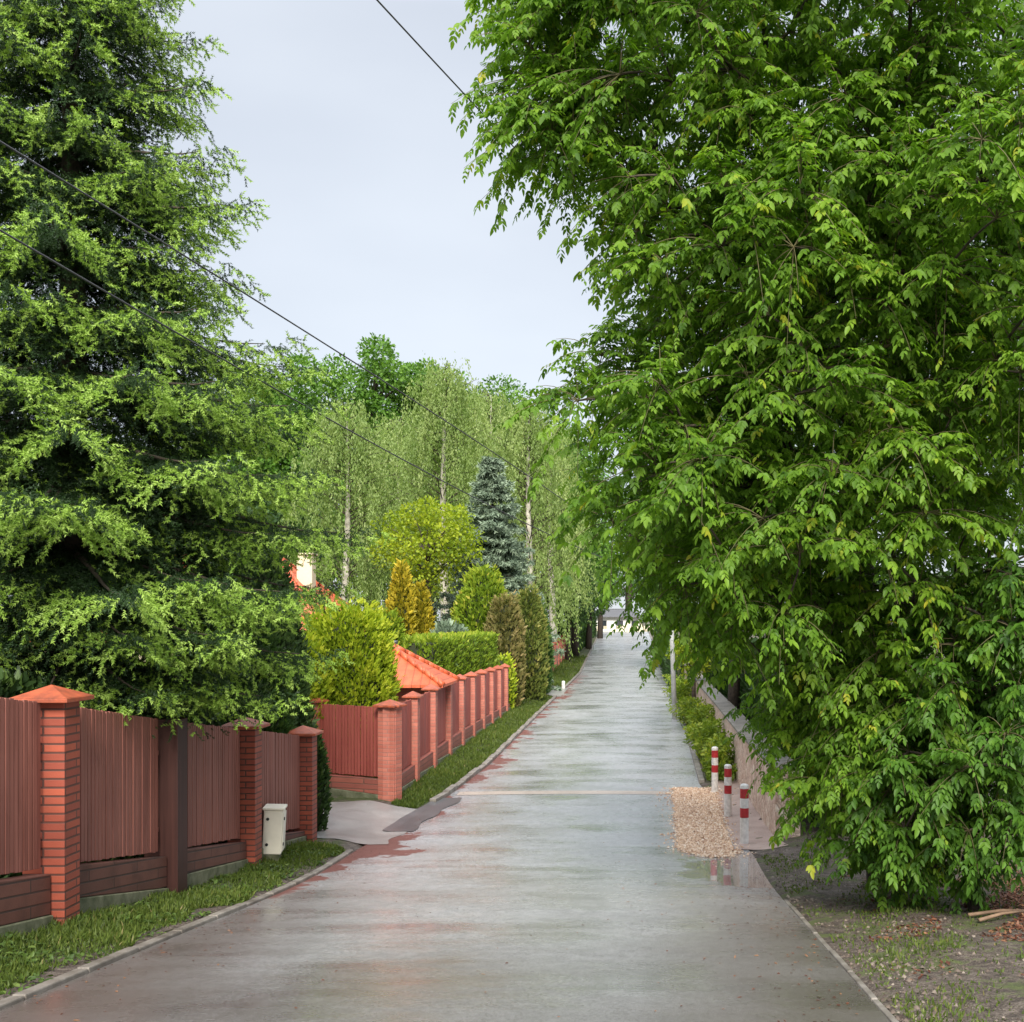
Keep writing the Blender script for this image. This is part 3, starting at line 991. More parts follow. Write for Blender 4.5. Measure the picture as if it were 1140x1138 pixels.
def cable(pts, sag, label, r=.011):
    pts = [np.array(p, float) for p in pts]
    path = []
    for a, b in zip(pts[:-1], pts[1:]):
        n = 24
        for k in range(n):
            path.append(a + (b - a) * k / n)
    path.append(pts[-1])
    m = MB()
    m.tube(path, r, 6)
    o = m.build('cable', M['cable'], None, smooth=True)
    tag(o, label, 'cable', 'overhead cables')


def curve_cable(ctrl, label, r=.0085):
    """smooth curve in Y through (x,y,z) controls"""
    ctrl = np.array(ctrl, float)
    y = ctrl[:, 1]
    cx = np.polyfit(y, ctrl[:, 0], 2 if len(y) > 2 else 1)
    cz = np.polyfit(y, ctrl[:, 2], 2 if len(y) > 2 else 1)
    yy = np.linspace(y[0], y[-1], 60)
    m = MB()
    m.tube([(np.polyval(cx, a), a, np.polyval(cz, a)) for a in yy], r, 6)
    o = m.build('cable', M['cable'], None, smooth=True)
    tag(o, label, 'cable', 'overhead cables')


curve_cable([(-5.9, 4.0, 7.95), W(0, 150, 9), W(240, 310, 11.9), W(380, 405, 14.3), W(545, 495, 20), (px_ - .62, py_, 5.62)], 'upper of the two black cables crossing in front of the spruce')
curve_cable([(-5.9, 4.0, 7.45), W(0, 228, 9), W(220, 375, 11.57), W(420, 510, 15.6), (px_ + .14, py_, 5.62)], 'lower of the two black cables crossing in front of the spruce')
curve_cable([W(420, 0, 10) * 2 - W(515, 103, 12.3) * 1.0, W(420, 0, 10), W(515, 103, 12.3), W(640, 236, 17.0)], 'black cable running from the top of the sky into the maple crown', .008)

# ------------------------------------------------------------------ vegetation builders
def rnd_dir(n):
    return nrm(rng.normal(size=(n, 3)))


def clumps_in(ells, n, lo=.35, hi=.95, dmin=.5):
    """clump centres spread through a union of ellipsoids (cx,cy,cz,rx,ry,rz)"""
    ells = np.array(ells, float)
    vol = np.prod(ells[:, 3:], 1) ** (2 / 3)
    out_ = []
    tries = 0
    while len(out_) < n and tries < n * 60:
        tries += 1
        e = ells[rng.choice(len(ells), p=vol / vol.sum())]
        d = rnd_dir(1)[0]
        r = (lo ** 3 + (hi ** 3 - lo ** 3) * rng.random()) ** (1 / 3)
        p = e[:3] + d * e[3:] * r
        if all(np.sum((p - q) ** 2) > dmin * dmin for q in out_):
            out_.append(p)
    return np.array(out_)


def maple_crown(root, trunk_pts, trunk_r, centres, rad, mat, twigs=10, leaves=11, leaflet=.085, fork=None, tint0=0.0, part=True):
    """trunk and limbs to every clump, twigs with drooping compound leaves"""
    tb = MB()
    tb.tube(trunk_pts, trunk_r, 10)
    tp = np.array(trunk_pts, float)
    tw = MB()
    P = []; D = []; Nn = []; L = []; T = []
    # every clump grows from the nearest limb end closer to the trunk
    fine = np.array([tp[i] + (tp[i + 1] - tp[i]) * f for i in range(len(tp) - 1) for f in np.linspace(0, 1, 6)])
    fine = fine[len(fine) // 5:]
    dist0 = np.array([np.min(np.linalg.norm(fine - c, axis=1)) for c in centres])
    order = np.argsort(dist0)
    centres = np.asarray(centres)[order]
    nodes = list(fine); cost = [0.0] * len(fine); par = [-1] * len(fine); nf = len(fine)
    for c in centres:
        nd = np.array(nodes)
        dd = np.linalg.norm(nd - c, axis=1)
        pen = np.where(nd[:, 2] > c[2] + .2, .8, 0.0)
        k = int(np.argmin(dd * 1.0 + np.array(cost) * .45 + pen))
        par.append(k); cost.append(cost[k] + dd[k]); nodes.append(c)
    cnt = [1] * len(nodes)
    for k in range(len(nodes) - 1, nf - 1, -1):
        cnt[par[k]] += cnt[k]
    for ci, c in enumerate(centres):
        k = nf + ci
        b0 = nodes[par[k]]
        dl = np.linalg.norm(c - b0)
        r1 = .007 * math.sqrt(cnt[k]) + .003
        r0 = r1 if par[k] < nf else min(r1 * 1.25, .007 * math.sqrt(cnt[par[k]]) + .003)
        midp = (b0 + c) / 2 + np.array((rng.normal() * .06, rng.normal() * .06, .10)) * dl
        q = [b0 * (1 - s) ** 2 + 2 * midp * s * (1 - s) + c * s * s for s in np.linspace(0, 1, 6)]
        tb.tube(q, list(np.linspace(r0 * 1.1, r1, 6)), 6, cap=False)
        outw = nrm(c - b0)
        ctint = rng.uniform(-.12, .12)
        for _ in range(twigs):
            d = nrm(rnd_dir(1)[0] + outw * .55 + np.array((0, 0, .25)))
            ln = rad * rng.uniform(.7, 1.25)
            s = np.linspace(0, 1, 6)[:, None]
            path = c + d * ln * s + np.array((0, 0, -.42 * ln)) * s ** 2.0
            tw.tube(path, [.006, .0055, .005, .004, .003, .002], 3, cap=False)
            nl = max(4, int(leaves * ln / rad))
            for j in range(nl):
                f = .18 + .82 * (j + .5) / nl
                p = c + d * ln * f + np.array((0, 0, -.42 * ln)) * f ** 2
                td = nrm(d + np.array((0, 0, -.84)) * f)
                sd_ = nrm(np.cross(td, (0, 0, 1)))
                sgn = 1 if j % 2 else -1
                rach = nrm(td * rng.uniform(.25, .9) + sd_ * sgn * rng.uniform(.4, 1.1) + np.array((0, 0, -rng.uniform(.15, .8))) + rng.normal(size=3) * .15)
                rl = leaflet * rng.uniform(1.2, 1.9)
                lat = nrm(np.cross(rach, (0, 0, 1.0)))
                up = np.cross(lat, rach)
                sc = rng.uniform(.6, 1.25)
                tt = np.clip(.42 + ctint + rng.normal() * .16 + .18 * (f - .5), 0, .93)
                if rng.random() < .004: tt = 1.0
                for (ff, a) in ((1.0, 0), (.72, .85), (.72, -.85), (.38, .95), (.38, -.95)):
                    ld = nrm(rach * math.cos(a) + lat * math.sin(a) + np.array((0, 0, -.30 - .25 * rng.random())))
                    P.append(p + rach * rl * ff); D.append(ld)
                    Nn.append(up + rng.normal(size=3) * .35)
                    L.append(leaflet * sc * (1.1 if a == 0 else .92) * rng.uniform(.85, 1.15)); T.append(tt + rng.normal() * .05)
    L = np.array(L)
    tr = tb.build('trunk', M['bark'], root, smooth=True)
    tw.build('twigs', M['twig'], root, smooth=True)
    leaf_mesh('crown', np.array(P), np.array(D), np.array(Nn), L, L * .46, np.clip(np.array(T) + tint0, 0, 1), mat, root, LEAF)


def E(px, py, Y, rx, ry, rY):
    c = W(px, py, Y)
    return (*c, rx * Y / F, rY, ry * Y / F)


def spruce_tree(root, base, H, Rmax, mat, z0=.7, dz=.33, nb=6, shoot=.11, step=.12, needles=8, nlen=.04, nw=.012, newg=.5, droop=.28, low=.72, hang=0.0, taper=.72, puff=.2):
    bx, by, bz = base
    tb = MB()
    tb.tube([(bx, by, bz - .3), (bx + .03, by, bz + H * .5), (bx, by, bz + H)], [.018 * H, .011 * H, .01], 10)
    SP = []; SD = []; SL = []; ST = []
    z = z0
    while z < H - .15:
        fr = z / H
        L0 = Rmax * (1 - fr) ** taper * min(1, low + fr * (1 - low) / .34) + .12
        nbb = nb if L0 > .8 else max(4, nb - 1)
        ph = rng.uniform(0, 6.28)
        for b in range(nbb):
            az = ph + b * 2 * math.pi / nbb + rng.normal() * .22
            L = L0 * rng.uniform(.74, 1.14)
            zz = z + rng.uniform(-.14, .14)
            up = .42 * (fr - .38)
            d = np.array((math.cos(az), math.sin(az), 0))
            sd_ = np.array((-d[1], d[0], 0))
            S = np.linspace(0, 1, 9)
            path = [np.array((bx, by, bz + zz)) + d * L * s + np.array((0, 0, L * (up * s - droop * s ** 2 + (droop * .72) * s ** 4))) for s in S]
            tb.tube(path[:-1], list(np.linspace(.012 + .012 * L, .004, 8)), 5, cap=False)
            pa = np.array(path)
            nbl = max(3, int(L * .94 / step))
            for j in range(nbl + 1):
                s = .07 + .93 * j / nbl
                p = np.array([np.interp(s, S, pa[:, q]) for q in range(3)])
                for sg in (-1, 1):
                    l = (.42 * L * (1.05 - s) + .13) * rng.uniform(.75, 1.15)
                    if j == nbl:
                        l = .16 + .1 * hang
                    bd = nrm(d * rng.uniform(.55, .95) + sd_ * sg * (1.0 if j < nbl else .3) + np.array((0, 0, rng.uniform(-.30 - .35 * hang, .12))))
                    ns = max(2, int(l / (shoot * .62)))
                    ff = (np.arange(ns) + .6) / ns
                    cp = p + np.array((0, 0, hang * rng.uniform(-.07, .04))) + bd * (l * ff)[:, None] + np.array((0, 0, -(.22 + .28 * hang) * l)) * (ff ** 2)[:, None]
                    for sg2 in (-1, 1):
                        side = nrm(np.cross(bd, (0, 0, 1.)))
                        zr = rng.uniform(-.8 - .35 * hang, .15, ns)
                        dirs = nrm(bd * .7 + side * sg2 * rng.uniform(.25, .8, (ns, 1)) + rng.normal(size=(ns, 3)) * puff + np.array((0, 0, 1.)) * zr[:, None])
                        SP.append(cp); SD.append(dirs)
                        SL.append(shoot * rng.uniform(.8, 1.25, ns))
                        isnew = (rng.random(ns) < newg * np.clip((ff - .30) * 3.0, 0, .95) * np.clip((s - .25) * 3.0, .08, 1) * np.where(zr > -.7, 1, .5))
                        ST.append(np.where(isnew, rng.uniform(.62, .98, ns), rng.uniform(.0, .40, ns)))
        z += dz * rng.uniform(.85, 1.15) * (1 if fr < .8 else .75)
    SP = np.concatenate(SP); SD = np.concatenate(SD); SL = np.concatenate(SL); ST = np.concatenate(ST)
    n = len(SP)
    # needles round every shoot
    k = needles
    tpos = (np.arange(k) + .3) / k * .95
    u = nrm(np.cross(SD, rnd_dir(n)))
    v = np.cross(SD, u)
    ang = np.arange(k) * 2.4
    P = SP[:, None, :] + SD[:, None, :] * (SL[:, None] * tpos[None, :])[:, :, None]
    rad = u[:, None, :] * np.cos(ang)[None, :, None] + v[:, None, :] * np.sin(ang)[None, :, None]
    Dn = SD[:, None, :] * .85 + rad * .75
    Nn = np.cross(Dn, rad) + rng.normal(size=Dn.shape) * .3
    fat = np.where(ST > .5, 1.22, 1.0)
    Ln = nlen * rng.uniform(.8, 1.2, (n, k)) * fat[:, None]
    tb.build('trunk', M['bark'], root, smooth=True)
    leaf_mesh('crown', P.reshape(-1, 3), Dn.reshape(-1, 3), Nn.reshape(-1, 3), Ln.ravel(), nw * np.repeat(fat, k), np.repeat(np.clip(ST, 0, 1), k), mat, root, TRI)


def clump_leaves(centres, rad, per, leaf, flat=.8, up=.25, droop=.3, tvar=.16):
    """leaves gathered on the upper shells of many clumps"""
    n = len(centres)
    c = np.repeat(centres, per, 0)
    r = np.repeat(np.broadcast_to(rad, (n,)), per)
    d = rnd_dir(n * per) + np.array((0, 0, up))
    d = nrm(d)
    P = c + d * (r * rng.uniform(.45, 1.05, n * per) ** .7)[:, None] * np.array((1, 1, flat))
    D = nrm(d + rng.normal(size=d.shape) * .6 + np.array((0, 0, -droop)))
    Nn = d + rng.normal(size=d.shape) * .5
    ct = np.repeat(rng.normal(size=n) * .12, per)
    T = np.clip(.5 + ct + rng.normal(size=n * per) * tvar, 0, 1)
    L = leaf * rng.uniform(.7, 1.3, n * per)
    return P, D, Nn, L, T


def broadleaf(name, label, base, H, ells, n, rad, per, leaf, mat, cat='tree', group=None, dmin=None, tr=.03, droop=.3):
    base = np.array(base, float)
    root = empty(name, base, label, cat, group)
    cs = clumps_in(ells, n, .3, .95, dmin or rad * .75)
    rads = rad * rng.uniform(.7, 1.3, len(cs))
    tb = MB()
    top = base + (0, 0, H * .85)
    tb.tube([base - (0, 0, .3), base + (rng.normal() * .1, rng.normal() * .1, H * .4), top], [tr * H, tr * H * .65, .02], 9)
    for c in cs[::2]:
        b0 = base + (0, 0, np.clip(c[2] - base[2] - .6 * np.linalg.norm(c[:2] - base[:2]), H * .12, H * .8))
        mm = (b0 + c) / 2 + (0, 0, .1)
        tb.tube([b0, mm, c], [.012 * H * .5, .007 * H * .5, .01], 5, cap=False)
    tb.build('trunk', M['bark'], root, smooth=True)
    P, D, Nn, L, T = clump_leaves(cs, rads, per, leaf, droop=droop)
    leaf_mesh('crown', P, D, Nn, L, L * .62, T, mat, root, DIAM)
    return root


def core(m, c, rx, ry, z0, z1, shape):
    """inner woody body of a clipped shrub"""
    seg, ring = 14, 9
    b = len(m.v)
    for i in range(ring + 1):
        f = i / ring
        r = shape(f)
        for k in range(seg):
            a = 2 * math.pi * k / seg
            m.v.append((c[0] + rx * r * math.cos(a), c[1] + ry * r * math.sin(a), z0 + (z1 - z0) * f))
    for i in range(ring):
        for k in range(seg):
            k2 = (k + 1) % seg
            m.f.append((b + i * seg + k, b + i * seg + k2, b + (i + 1) * seg + k2, b + (i + 1) * seg + k))
    m.f.append(tuple(b + ring * seg + k for k in range(seg)))


def egg(f):
    return max(.02, (1 - abs(2 * f - .86) ** 2.4 / 1.45) ** .5 if abs(2 * f - .86) < 1.16 else .02)


def column(f):
    return max(.03, min(1, (.72 + .9 * f)) * (1 - f ** 3.2) ** .62)


def dome(f):
    return max(.03, min(1, .84 + .5 * f) * (1 - f ** 7) ** .5)


def cone(f):
    return max(.02, (1 - f) ** .75 * min(1, .75 + f * 1.5))


def conifer_shrub(name, label, base, H, rx, ry, shape, n, spray, mat, cat='shrub', group=None, lump=.17, upw=.9):
    base = np.array(base, float)
    root = empty(name, base, label, cat, group)
    tb = MB()
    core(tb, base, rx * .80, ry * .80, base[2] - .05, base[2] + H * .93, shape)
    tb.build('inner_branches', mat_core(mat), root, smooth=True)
    f = rng.random(n) ** .9
    sh = np.array([shape(x) for x in f])
    # keep density even over the surface
    keep = rng.random(n) < np.clip(sh + .18, 0, 1)
    f = f[keep]; sh = sh[keep]
    n = len(f)
    a = rng.uniform(0, 2 * math.pi, n)
    lum = 1 + lump * (np.sin(a * 5 + f * 9) * np.sin(f * 14 + a * 2 + 1) + .6 * np.sin(a * 9 - f * 23)) * .6
    dep = (rng.uniform(.80, 1.04, n) + (rng.random(n) < .03) * rng.random(n) * .14) * lum
    d = np.stack([np.cos(a), np.sin(a), np.zeros(n)], -1)
    P = base + np.stack([rx * sh * dep * d[:, 0], ry * sh * dep * d[:, 1], H * f], -1)
    P[:, 2] += (dep - .95) * .3 * H * (f > .85)
    D = nrm(d * .75 + np.array((0, 0, upw)) + rng.normal(size=(n, 3)) * .33)
    tang = np.stack([-d[:, 1], d[:, 0], np.zeros(n)], -1)
    Nn = tang * rng.choice([-1, 1], n)[:, None] * rng.uniform(.1, 1, n)[:, None] + d * .7 + rng.normal(size=(n, 3)) * .3
    L = spray * rng.uniform(.7, 1.35, n)
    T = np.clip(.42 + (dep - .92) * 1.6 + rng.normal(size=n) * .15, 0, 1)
    leaf_mesh('foliage', P, D, Nn, L, L * .62, T, mat, root, SPRAY)
    return root


_core = {}


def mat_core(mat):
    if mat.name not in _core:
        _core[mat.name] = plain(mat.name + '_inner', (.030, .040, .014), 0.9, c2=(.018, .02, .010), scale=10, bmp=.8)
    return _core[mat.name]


def hedge(name, label, a, b, wd, h, mat, spray, n, cat='hedge', group=None):
    a = np.array(a, float); b = np.array(b, float)
    g = (float(ground(*a)) + float(ground(*b))) / 2
    mid = (a + b) / 2
    root = empty(name, (*mid, g), label, cat, group)
    Lh = np.linalg.norm(b - a)
    u = (b - a) / Lh
    nv = np.array((-u[1], u[0]))
    m = MB()
    m.bar(a + u * .08, b - u * .08, wd * .78, float(ground(*a)) - .05, float(ground(*a)) + h - .12, float(ground(*b)) - .05, float(ground(*b)) + h - .12)
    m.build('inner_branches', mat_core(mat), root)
    # faces: two sides, top, two ends
    ar = np.array([Lh * h, Lh * h, Lh * wd, wd * h, wd * h]); pr = ar / ar.sum()
    which = rng.choice(5, n, p=pr)
    s = rng.random(n); t = rng.random(n)
    P = np.zeros((n, 3)); Dn = np.zeros((n, 3))
    for k, (nn, sg) in enumerate((('s', 1), ('s', -1), ('t', 1), ('e', 1), ('e', -1))):
        q = which == k
        dj = rng.uniform(-.10, .02, q.sum()) * 1.0 + .04 * np.sin(s[q] * Lh * 3.1) * np.sin(t[q] * 7)
        if nn == 's':
            xy = a + u * (s[q] * Lh)[:, None] + nv * sg * (wd / 2 + dj)[:, None]
            zz = t[q] * h; dd = np.array((*(nv * sg), 0))
        elif nn == 't':
            xy = a + u * (s[q] * Lh)[:, None] + nv * ((t[q] - .5) * wd)[:, None]
            zz = h + dj; dd = np.array((0, 0, 1.))
        else:
            xy = (a if sg > 0 else b) - u * sg * dj[:, None] + nv * ((s[q] - .5) * wd)[:, None]
            zz = t[q] * h; dd = np.array((*(-u * sg), 0))
        P[q, :2] = xy; P[q, 2] = zz; Dn[q] = dd
    P[:, 2] += ground(P[:, 0], P[:, 1])
    D = nrm(Dn * .6 + np.array((0, 0, .9)) + rng.normal(size=(n, 3)) * .35)
    Nn = Dn * .8 + rng.normal(size=(n, 3)) * .5
    L = spray * rng.uniform(.7, 1.3, n)
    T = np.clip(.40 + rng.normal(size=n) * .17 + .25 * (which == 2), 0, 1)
    leaf_mesh('foliage', P, D, Nn, L, L * .6, T, mat, root, SPRAY)
    return root


def birch(label, base, H, Rr, mat, strands=240, leaf=.15, group='weeping birches behind the gardens', lean=0.0, per=34):
    base = np.array(base, float)
    root = empty('birch_tree', base, label, 'tree', group)
    tb = MB()
    zs = np.linspace(0, 1, 9)
    tp = [base + np.array((lean * s * H + .12 * math.sin(s * 5 + base[0]), .1 * math.sin(s * 4), H * s - .3 * (s == 0))) for s in zs]
    tb.tube(tp, list(.018 * H * (1 - zs) ** .8 + .015), 9)
    tpa = np.array(tp)
    P = []; D = []; T = []
    br = MB()
    for i in range(strands):
        f = .22 + .78 * rng.random() ** .8
        az = rng.uniform(0, 6.283)
        reach = Rr * (1 - ((f - .45) / .62) ** 2 * .9) * rng.uniform(.25, 1.0)
        reach = max(.2, reach)
        if abs(math.cos(az)) * reach < .7 and math.sin(az) < 0 and f < .8 and i % 2:
            continue
        b0 = np.array([np.interp(f, zs, tpa[:, q]) for q in range(3)])
        e = b0 + np.array((math.cos(az) * reach, math.sin(az) * reach, reach * rng.uniform(.25, .8)))
        if i % 3 == 0:
            br.tube([b0, (b0 + e) / 2 + (0, 0, .15), e], [.035, .02, .008], 4, cap=False)
        ln = min(rng.uniform(1.2, 4.2) * H / 17, e[2] - base[2] - 1.5)
        k = max(6, int(per * ln / 3))
        s = np.sort(rng.random(k))
        sw = rng.normal(size=2) * .18
        pts = e + np.stack([np.cos(az) * .5 * np.sqrt(s) + sw[0] * s, np.sin(az) * .5 * np.sqrt(s) + sw[1] * s, -ln * s ** 1.15], -1) + rng.normal(size=(k, 3)) * .075
        P.append(pts)
        # leaves along the arching limb too
        k2 = 8
        s2 = rng.random((k2, 1)) * .7 + .3
        P.append(b0 + (e - b0) * s2 + rng.normal(size=(k2, 3)) * .25)
        T.append(np.full(k + k2, np.clip(.5 + rng.normal() * .2, .02, .98)))
    P = np.concatenate(P); T = np.concatenate(T)
    n = len(P)
    D = nrm(np.array((0, 0, -1.0)) + rng.normal(size=(n, 3)) * .38)
    L = leaf * rng.uniform(.7, 1.3, n)
    tb.build('trunk', M['birch_bark'], root, smooth=True)
    br.build('limbs', M['bark'], root, smooth=True)
    leaf_mesh('crown', P, D, rnd_dir(n), L, L * .42, np.clip(T + rng.normal(size=n) * .04, 0, 1), mat, root, DIAM)
    return root


def G(px, Y, dz=0.0):
    x = (px - PX) * Y / F
    return np.array((x, Y, float(ground(x, Y)) + dz))


# ------------------------------------------------------------------ the big spruce at the left
sb = G(78, 13.8)
sr = empty('spruce_tree', sb, 'tall spruce with bright green new tips overhanging the brown fence', 'tree')
spruce_tree(sr, sb, 13.4, 4.35, M['spruce'], z0=2.75, dz=.70, nb=15, shoot=.115, step=.085, needles=14, nlen=.030, nw=.0125, newg=1.0, droop=.38, low=.12, hang=.8, taper=.84, puff=.42)

# ------------------------------------------------------------------ the big maple on the right
mb = G(985, 14.2)
mr = empty('maple_tree', mb, 'large leafy ash-leaved maple overhanging the right of the road', 'tree')
ells = [E(820, 40, 12.6, 265, 200, 2.6), E(672, 145, 12.3, 118, 60, 1.3), E(670, 40, 12.5, 80, 90, 1.2), E(880, 320, 12.8, 215, 190, 2.6), E(758, 440, 12.4, 150, 100, 1.7),
        E(722, 560, 12.3, 84, 78, 1.2), E(890, 580, 12.8, 200, 180, 2.5), E(846, 640, 12.6, 78, 80, 1.2), E(938, 750, 13.4, 92, 110, 1.5),
        E(1080, 330, 12.2, 190, 330, 2.8), E(1010, 720, 12.6, 130, 120, 1.6), E(1060, 20, 12.0, 180, 170, 2.2), E(1005, 850, 13.0, 80, 80, 1.1),
        E(900, 200, 11.2, 230, 160, .8), E(980, 450, 11.2, 170, 180, .8), E(850, 480, 11.2, 170, 130, .8)]
cs = clumps_in(ells, 500, .2, .95, .40)
cs = np.concatenate([cs, clumps_in([E(612, 150, 12.3, 62, 38, .8), E(610, 50, 12.4, 40, 60, .8)], 16, .1, .95, .38), clumps_in([E(965, 835, 12.9, 60, 75, 1.0), E(930, 805, 13.2, 40, 60, .7), E(985, 880, 12.6, 60, 60, .8)], 34, .1, .95, .34)])
maple_crown(mr, [mb - (0, 0, .3), mb + (-.1, .1, 2.2), mb + (-.35, 0, 4.5), mb + (-.5, -.2, 7.0), mb + (-.5, -.3, 9.5)], [.21, .17, .14, .10, .05],
            cs, .70, M['maple'], twigs=11, leaves=13, leaflet=.080)

for pts_ in ((W(1150, 366, 11.9), W(1080, 372, 11.5), W(985, 384, 11.2), W(905, 402, 11.1), W(850, 424, 11.2)),
             (W(1035, 400, 11.6), W(960, 408, 11.2), W(880, 412, 11.1), W(815, 416, 11.3))):
    m = MB()
    m.tube([p + (0, 0, .015 * math.sin(i * 2.2)) for i, p in enumerate(pts_)], list(np.linspace(.026, .010, len(pts_))), 7)
    m.build('limb', M['twig'], mr, smooth=True)

# darker shrub layer under and beside it
lb = G(1085, 11.9)
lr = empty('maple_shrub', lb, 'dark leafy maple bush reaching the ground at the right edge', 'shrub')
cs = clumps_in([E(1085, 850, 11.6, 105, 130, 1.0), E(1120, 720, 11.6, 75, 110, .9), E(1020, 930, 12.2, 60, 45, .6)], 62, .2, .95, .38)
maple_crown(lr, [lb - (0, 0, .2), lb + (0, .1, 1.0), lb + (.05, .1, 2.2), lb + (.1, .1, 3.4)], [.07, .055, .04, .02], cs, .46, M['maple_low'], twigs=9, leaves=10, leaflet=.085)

# trees standing further back on the right
for (px, Y, ew, ey, ry, n, lab) in ((900, 24, 170, 420, 330, 90, 'dense green tree standing behind the maple, over the stone wall'),
                                    (1080, 21, 220, 480, 420, 110, 'broad green tree filling the right behind the maple'),
                                    (815, 36, 85, 600, 130, 60, 'leafy tree over the far part of the stone wall')):
    b = G(px, Y)
    c = W(px, ey, Y)
    broadleaf('broadleaf_tree', lab, b, c[2] - b[2] + 1.5, [(*c, ew * Y / F, 2.4, ry * Y / F)], n, .95, 150, .17, M['dim'], group='trees behind the stone wall')

# ------------------------------------------------------------------ gardens on the left
conifer_shrub('thuja_shrub', 'large rounded yellow-green thuja behind the red corner panel', G(386, 25.6), 3.85, 1.03, .9, dome, 24000, .105, M['thuja'])
conifer_shrub('thuja_shrub', 'smaller yellow-green thuja between the big thuja and the dark yew', G(334, 24.6), 3.2, .6, .6, dome, 11000, .105, M['thuja'])
conifer_shrub('yew_shrub', 'dark green yew behind the end of the brown fence', G(248, 18.2), 2.6, .8, .7, egg, 9000, .11, M['yew'])
conifer_shrub('cypress_shrub', 'dark green cypress right behind the last two pillars of the brown fence', G(283, 18.8), 3.55, .62, .5, column, 13000, .11, M['dim'])
conifer_shrub('yew_shrub', 'dark green yew column growing beside the last pillar of the brown fence', G(346, 19.75), 1.75, .27, .3, column, 2600, .10, M['yew'])
conifer_shrub('yew_shrub', 'tall dark conifer behind the spruce at its right edge', G(272, 22.0), 5.5, 1.15, 1.1, column, 22000, .13, M['yew'])
hedge('hedge', 'dark green hedge under the spruce close behind the brown fence', (-6.7, 7.5), (-6.5, 17.6), .9, 2.25, M['yew'], .13, 14000)
hedge('hedge', 'clipped yellow-green thuja hedge with a flat top behind the red fence', (-6.05, 34.5), (-5.35, 44.5), 1.0, 3.05, M['hedge'], .14, 17000)
conifer_shrub('golden_cypress', 'tall golden cypress left of the blue spruce, tallest of the golden ones', G(447, 50), 5.9, .62, .6, column, 6500, .19, M['gold'], group='golden cypresses')
conifer_shrub('golden_cypress', 'shorter golden cypress with green base beside the taller golden one', G(468, 51), 5.0, .6, .6, column, 6000, .19, M['gold'], group='golden cypresses')
conifer_shrub('cypress_shrub', 'green cypress under the golden ones', G(428, 49), 3.9, .8, .7, egg, 3000, .24, M['hedge'])
conifer_shrub('thuja_column', 'bright green rounded thuja column behind the clipped hedge', G(538, 49.5), 5.7, 1.4, 1.2, column, 14000, .18, M['hedge'])
conifer_shrub('cypress_shrub', 'reddish bronze cypress beside the rounded green thuja', G(562, 48.5), 4.5, .75, .7, egg, 6500, .18, M['bronze'])
conifer_shrub('cypress_shrub', 'olive green cypress, right of the reddish one, above the fence end', G(588, 52), 4.9, .85, .8, column, 7500, .18, M['olive'])
conifer_shrub('cypress_shrub', 'dark green cypress at the far end of the red fence', G(596, 55.5), 4.2, .75, .8, column, 4000, .22, M['dim'])
conifer_shrub('thuja_shrub', 'small yellow thuja topping the end of the red fence', G(560, 46.8), 2.15, .45, .45, egg, 1500, .15, M['thuja'])
conifer_shrub('blue_shrub', 'low blue-green shrub at the foot of the blue spruce', G(500, 47.5), 3.4, .8, .8, egg, 3000, .24, M['bluespruce'])
b = G(548, 58)
bs = empty('blue_spruce', b, 'grey-blue spruce standing behind the clipped hedges', 'tree')
spruce_tree(bs, b, 11.8, 4.0, M['bluespruce'], dz=.42, nb=7, shoot=.28, step=.26, needles=7, nlen=.16, nw=.07, newg=.6, taper=1.0)
b = G(475, 54)
broadleaf('lime_tree', 'yellow-green rounded tree left of the blue spruce', b, 8.4, [(*W(475, 605, 54), 2.3, 2.1, 2.1)], 75, .62, 90, .17, M['lime'])

b = G(772, 47)
broadleaf('lime_shrub', 'small yellow-green shrub leaning over the wall beside the pole', b, 3.6, [(b[0], 47, b[2] + 2.6, .75, .8, 1.2)], 34, .4, 90, .14, M['lime'], cat='shrub')

# birches
for (px, Y, top, Rr, lab, lean, ns) in ((385, 62, 455, 3.0, 'weeping birch with a long white trunk above the house roof', .0, 330),
                                    (497, 66, 412, 3.2, 'tallest weeping birch in the middle with a pale upper trunk', -.012, 360),
                                    (590, 64, 455, 2.9, 'weeping birch right of the blue spruce', .0, 320),
                                    (440, 72, 470, 2.8, 'weeping birch between the two white trunked birches', .01, 280),
                                    (614, 78, 480, 2.8, 'weeping birch nearest the road axis beyond the fence', .0, 280),
                                    (545, 80, 440, 3.0, 'birch farther back behind the blue spruce', .0, 280)):
    b = G(px, Y)
    birch(lab, b, W(px, top, Y)[2] - b[2], Rr * 1.15, M['birch'], int(ns * 1.5), .17, lean=lean, per=66)

# tall oaks on the skyline
for (px, Y, top, r, lab) in ((415, 92, 385, 4.2, 'tall round dark green oak on the skyline left of the birches'),
                             (320, 88, 392, 4.6, 'broad open oak on the skyline beside the spruce'),
                             (265, 84, 420, 4.2, 'leafy oak on the skyline half hidden by the spruce'),
                             (478, 96, 410, 3.4, 'skyline oak just behind the tallest birch'),
                             (545, 98, 425, 3.4, 'dark skyline oak right of the tallest birch'),
                             (200, 86, 470, 5.0, 'oak hidden behind the spruce branches'),
                             (620, 100, 470, 3.6, 'skyline oak next to the maple leaves')):
    b = G(px, Y)
    t_ = W(px, top, Y)
    H = t_[2] - b[2]
    broadleaf('oak_tree', lab, b, H, [(t_[0], Y, t_[2] - r * 1.0, r, r, r * 1.0), (t_[0] - .5, Y, t_[2] - r * 2.2, r * 1.1, r, r * 1.3), (t_[0] + 1, Y, t_[2] - r * 3.2, r * .95, r, r * 1.2)],
              95, 1.35, 300, .30, M['oak'], group='oaks on the skyline')

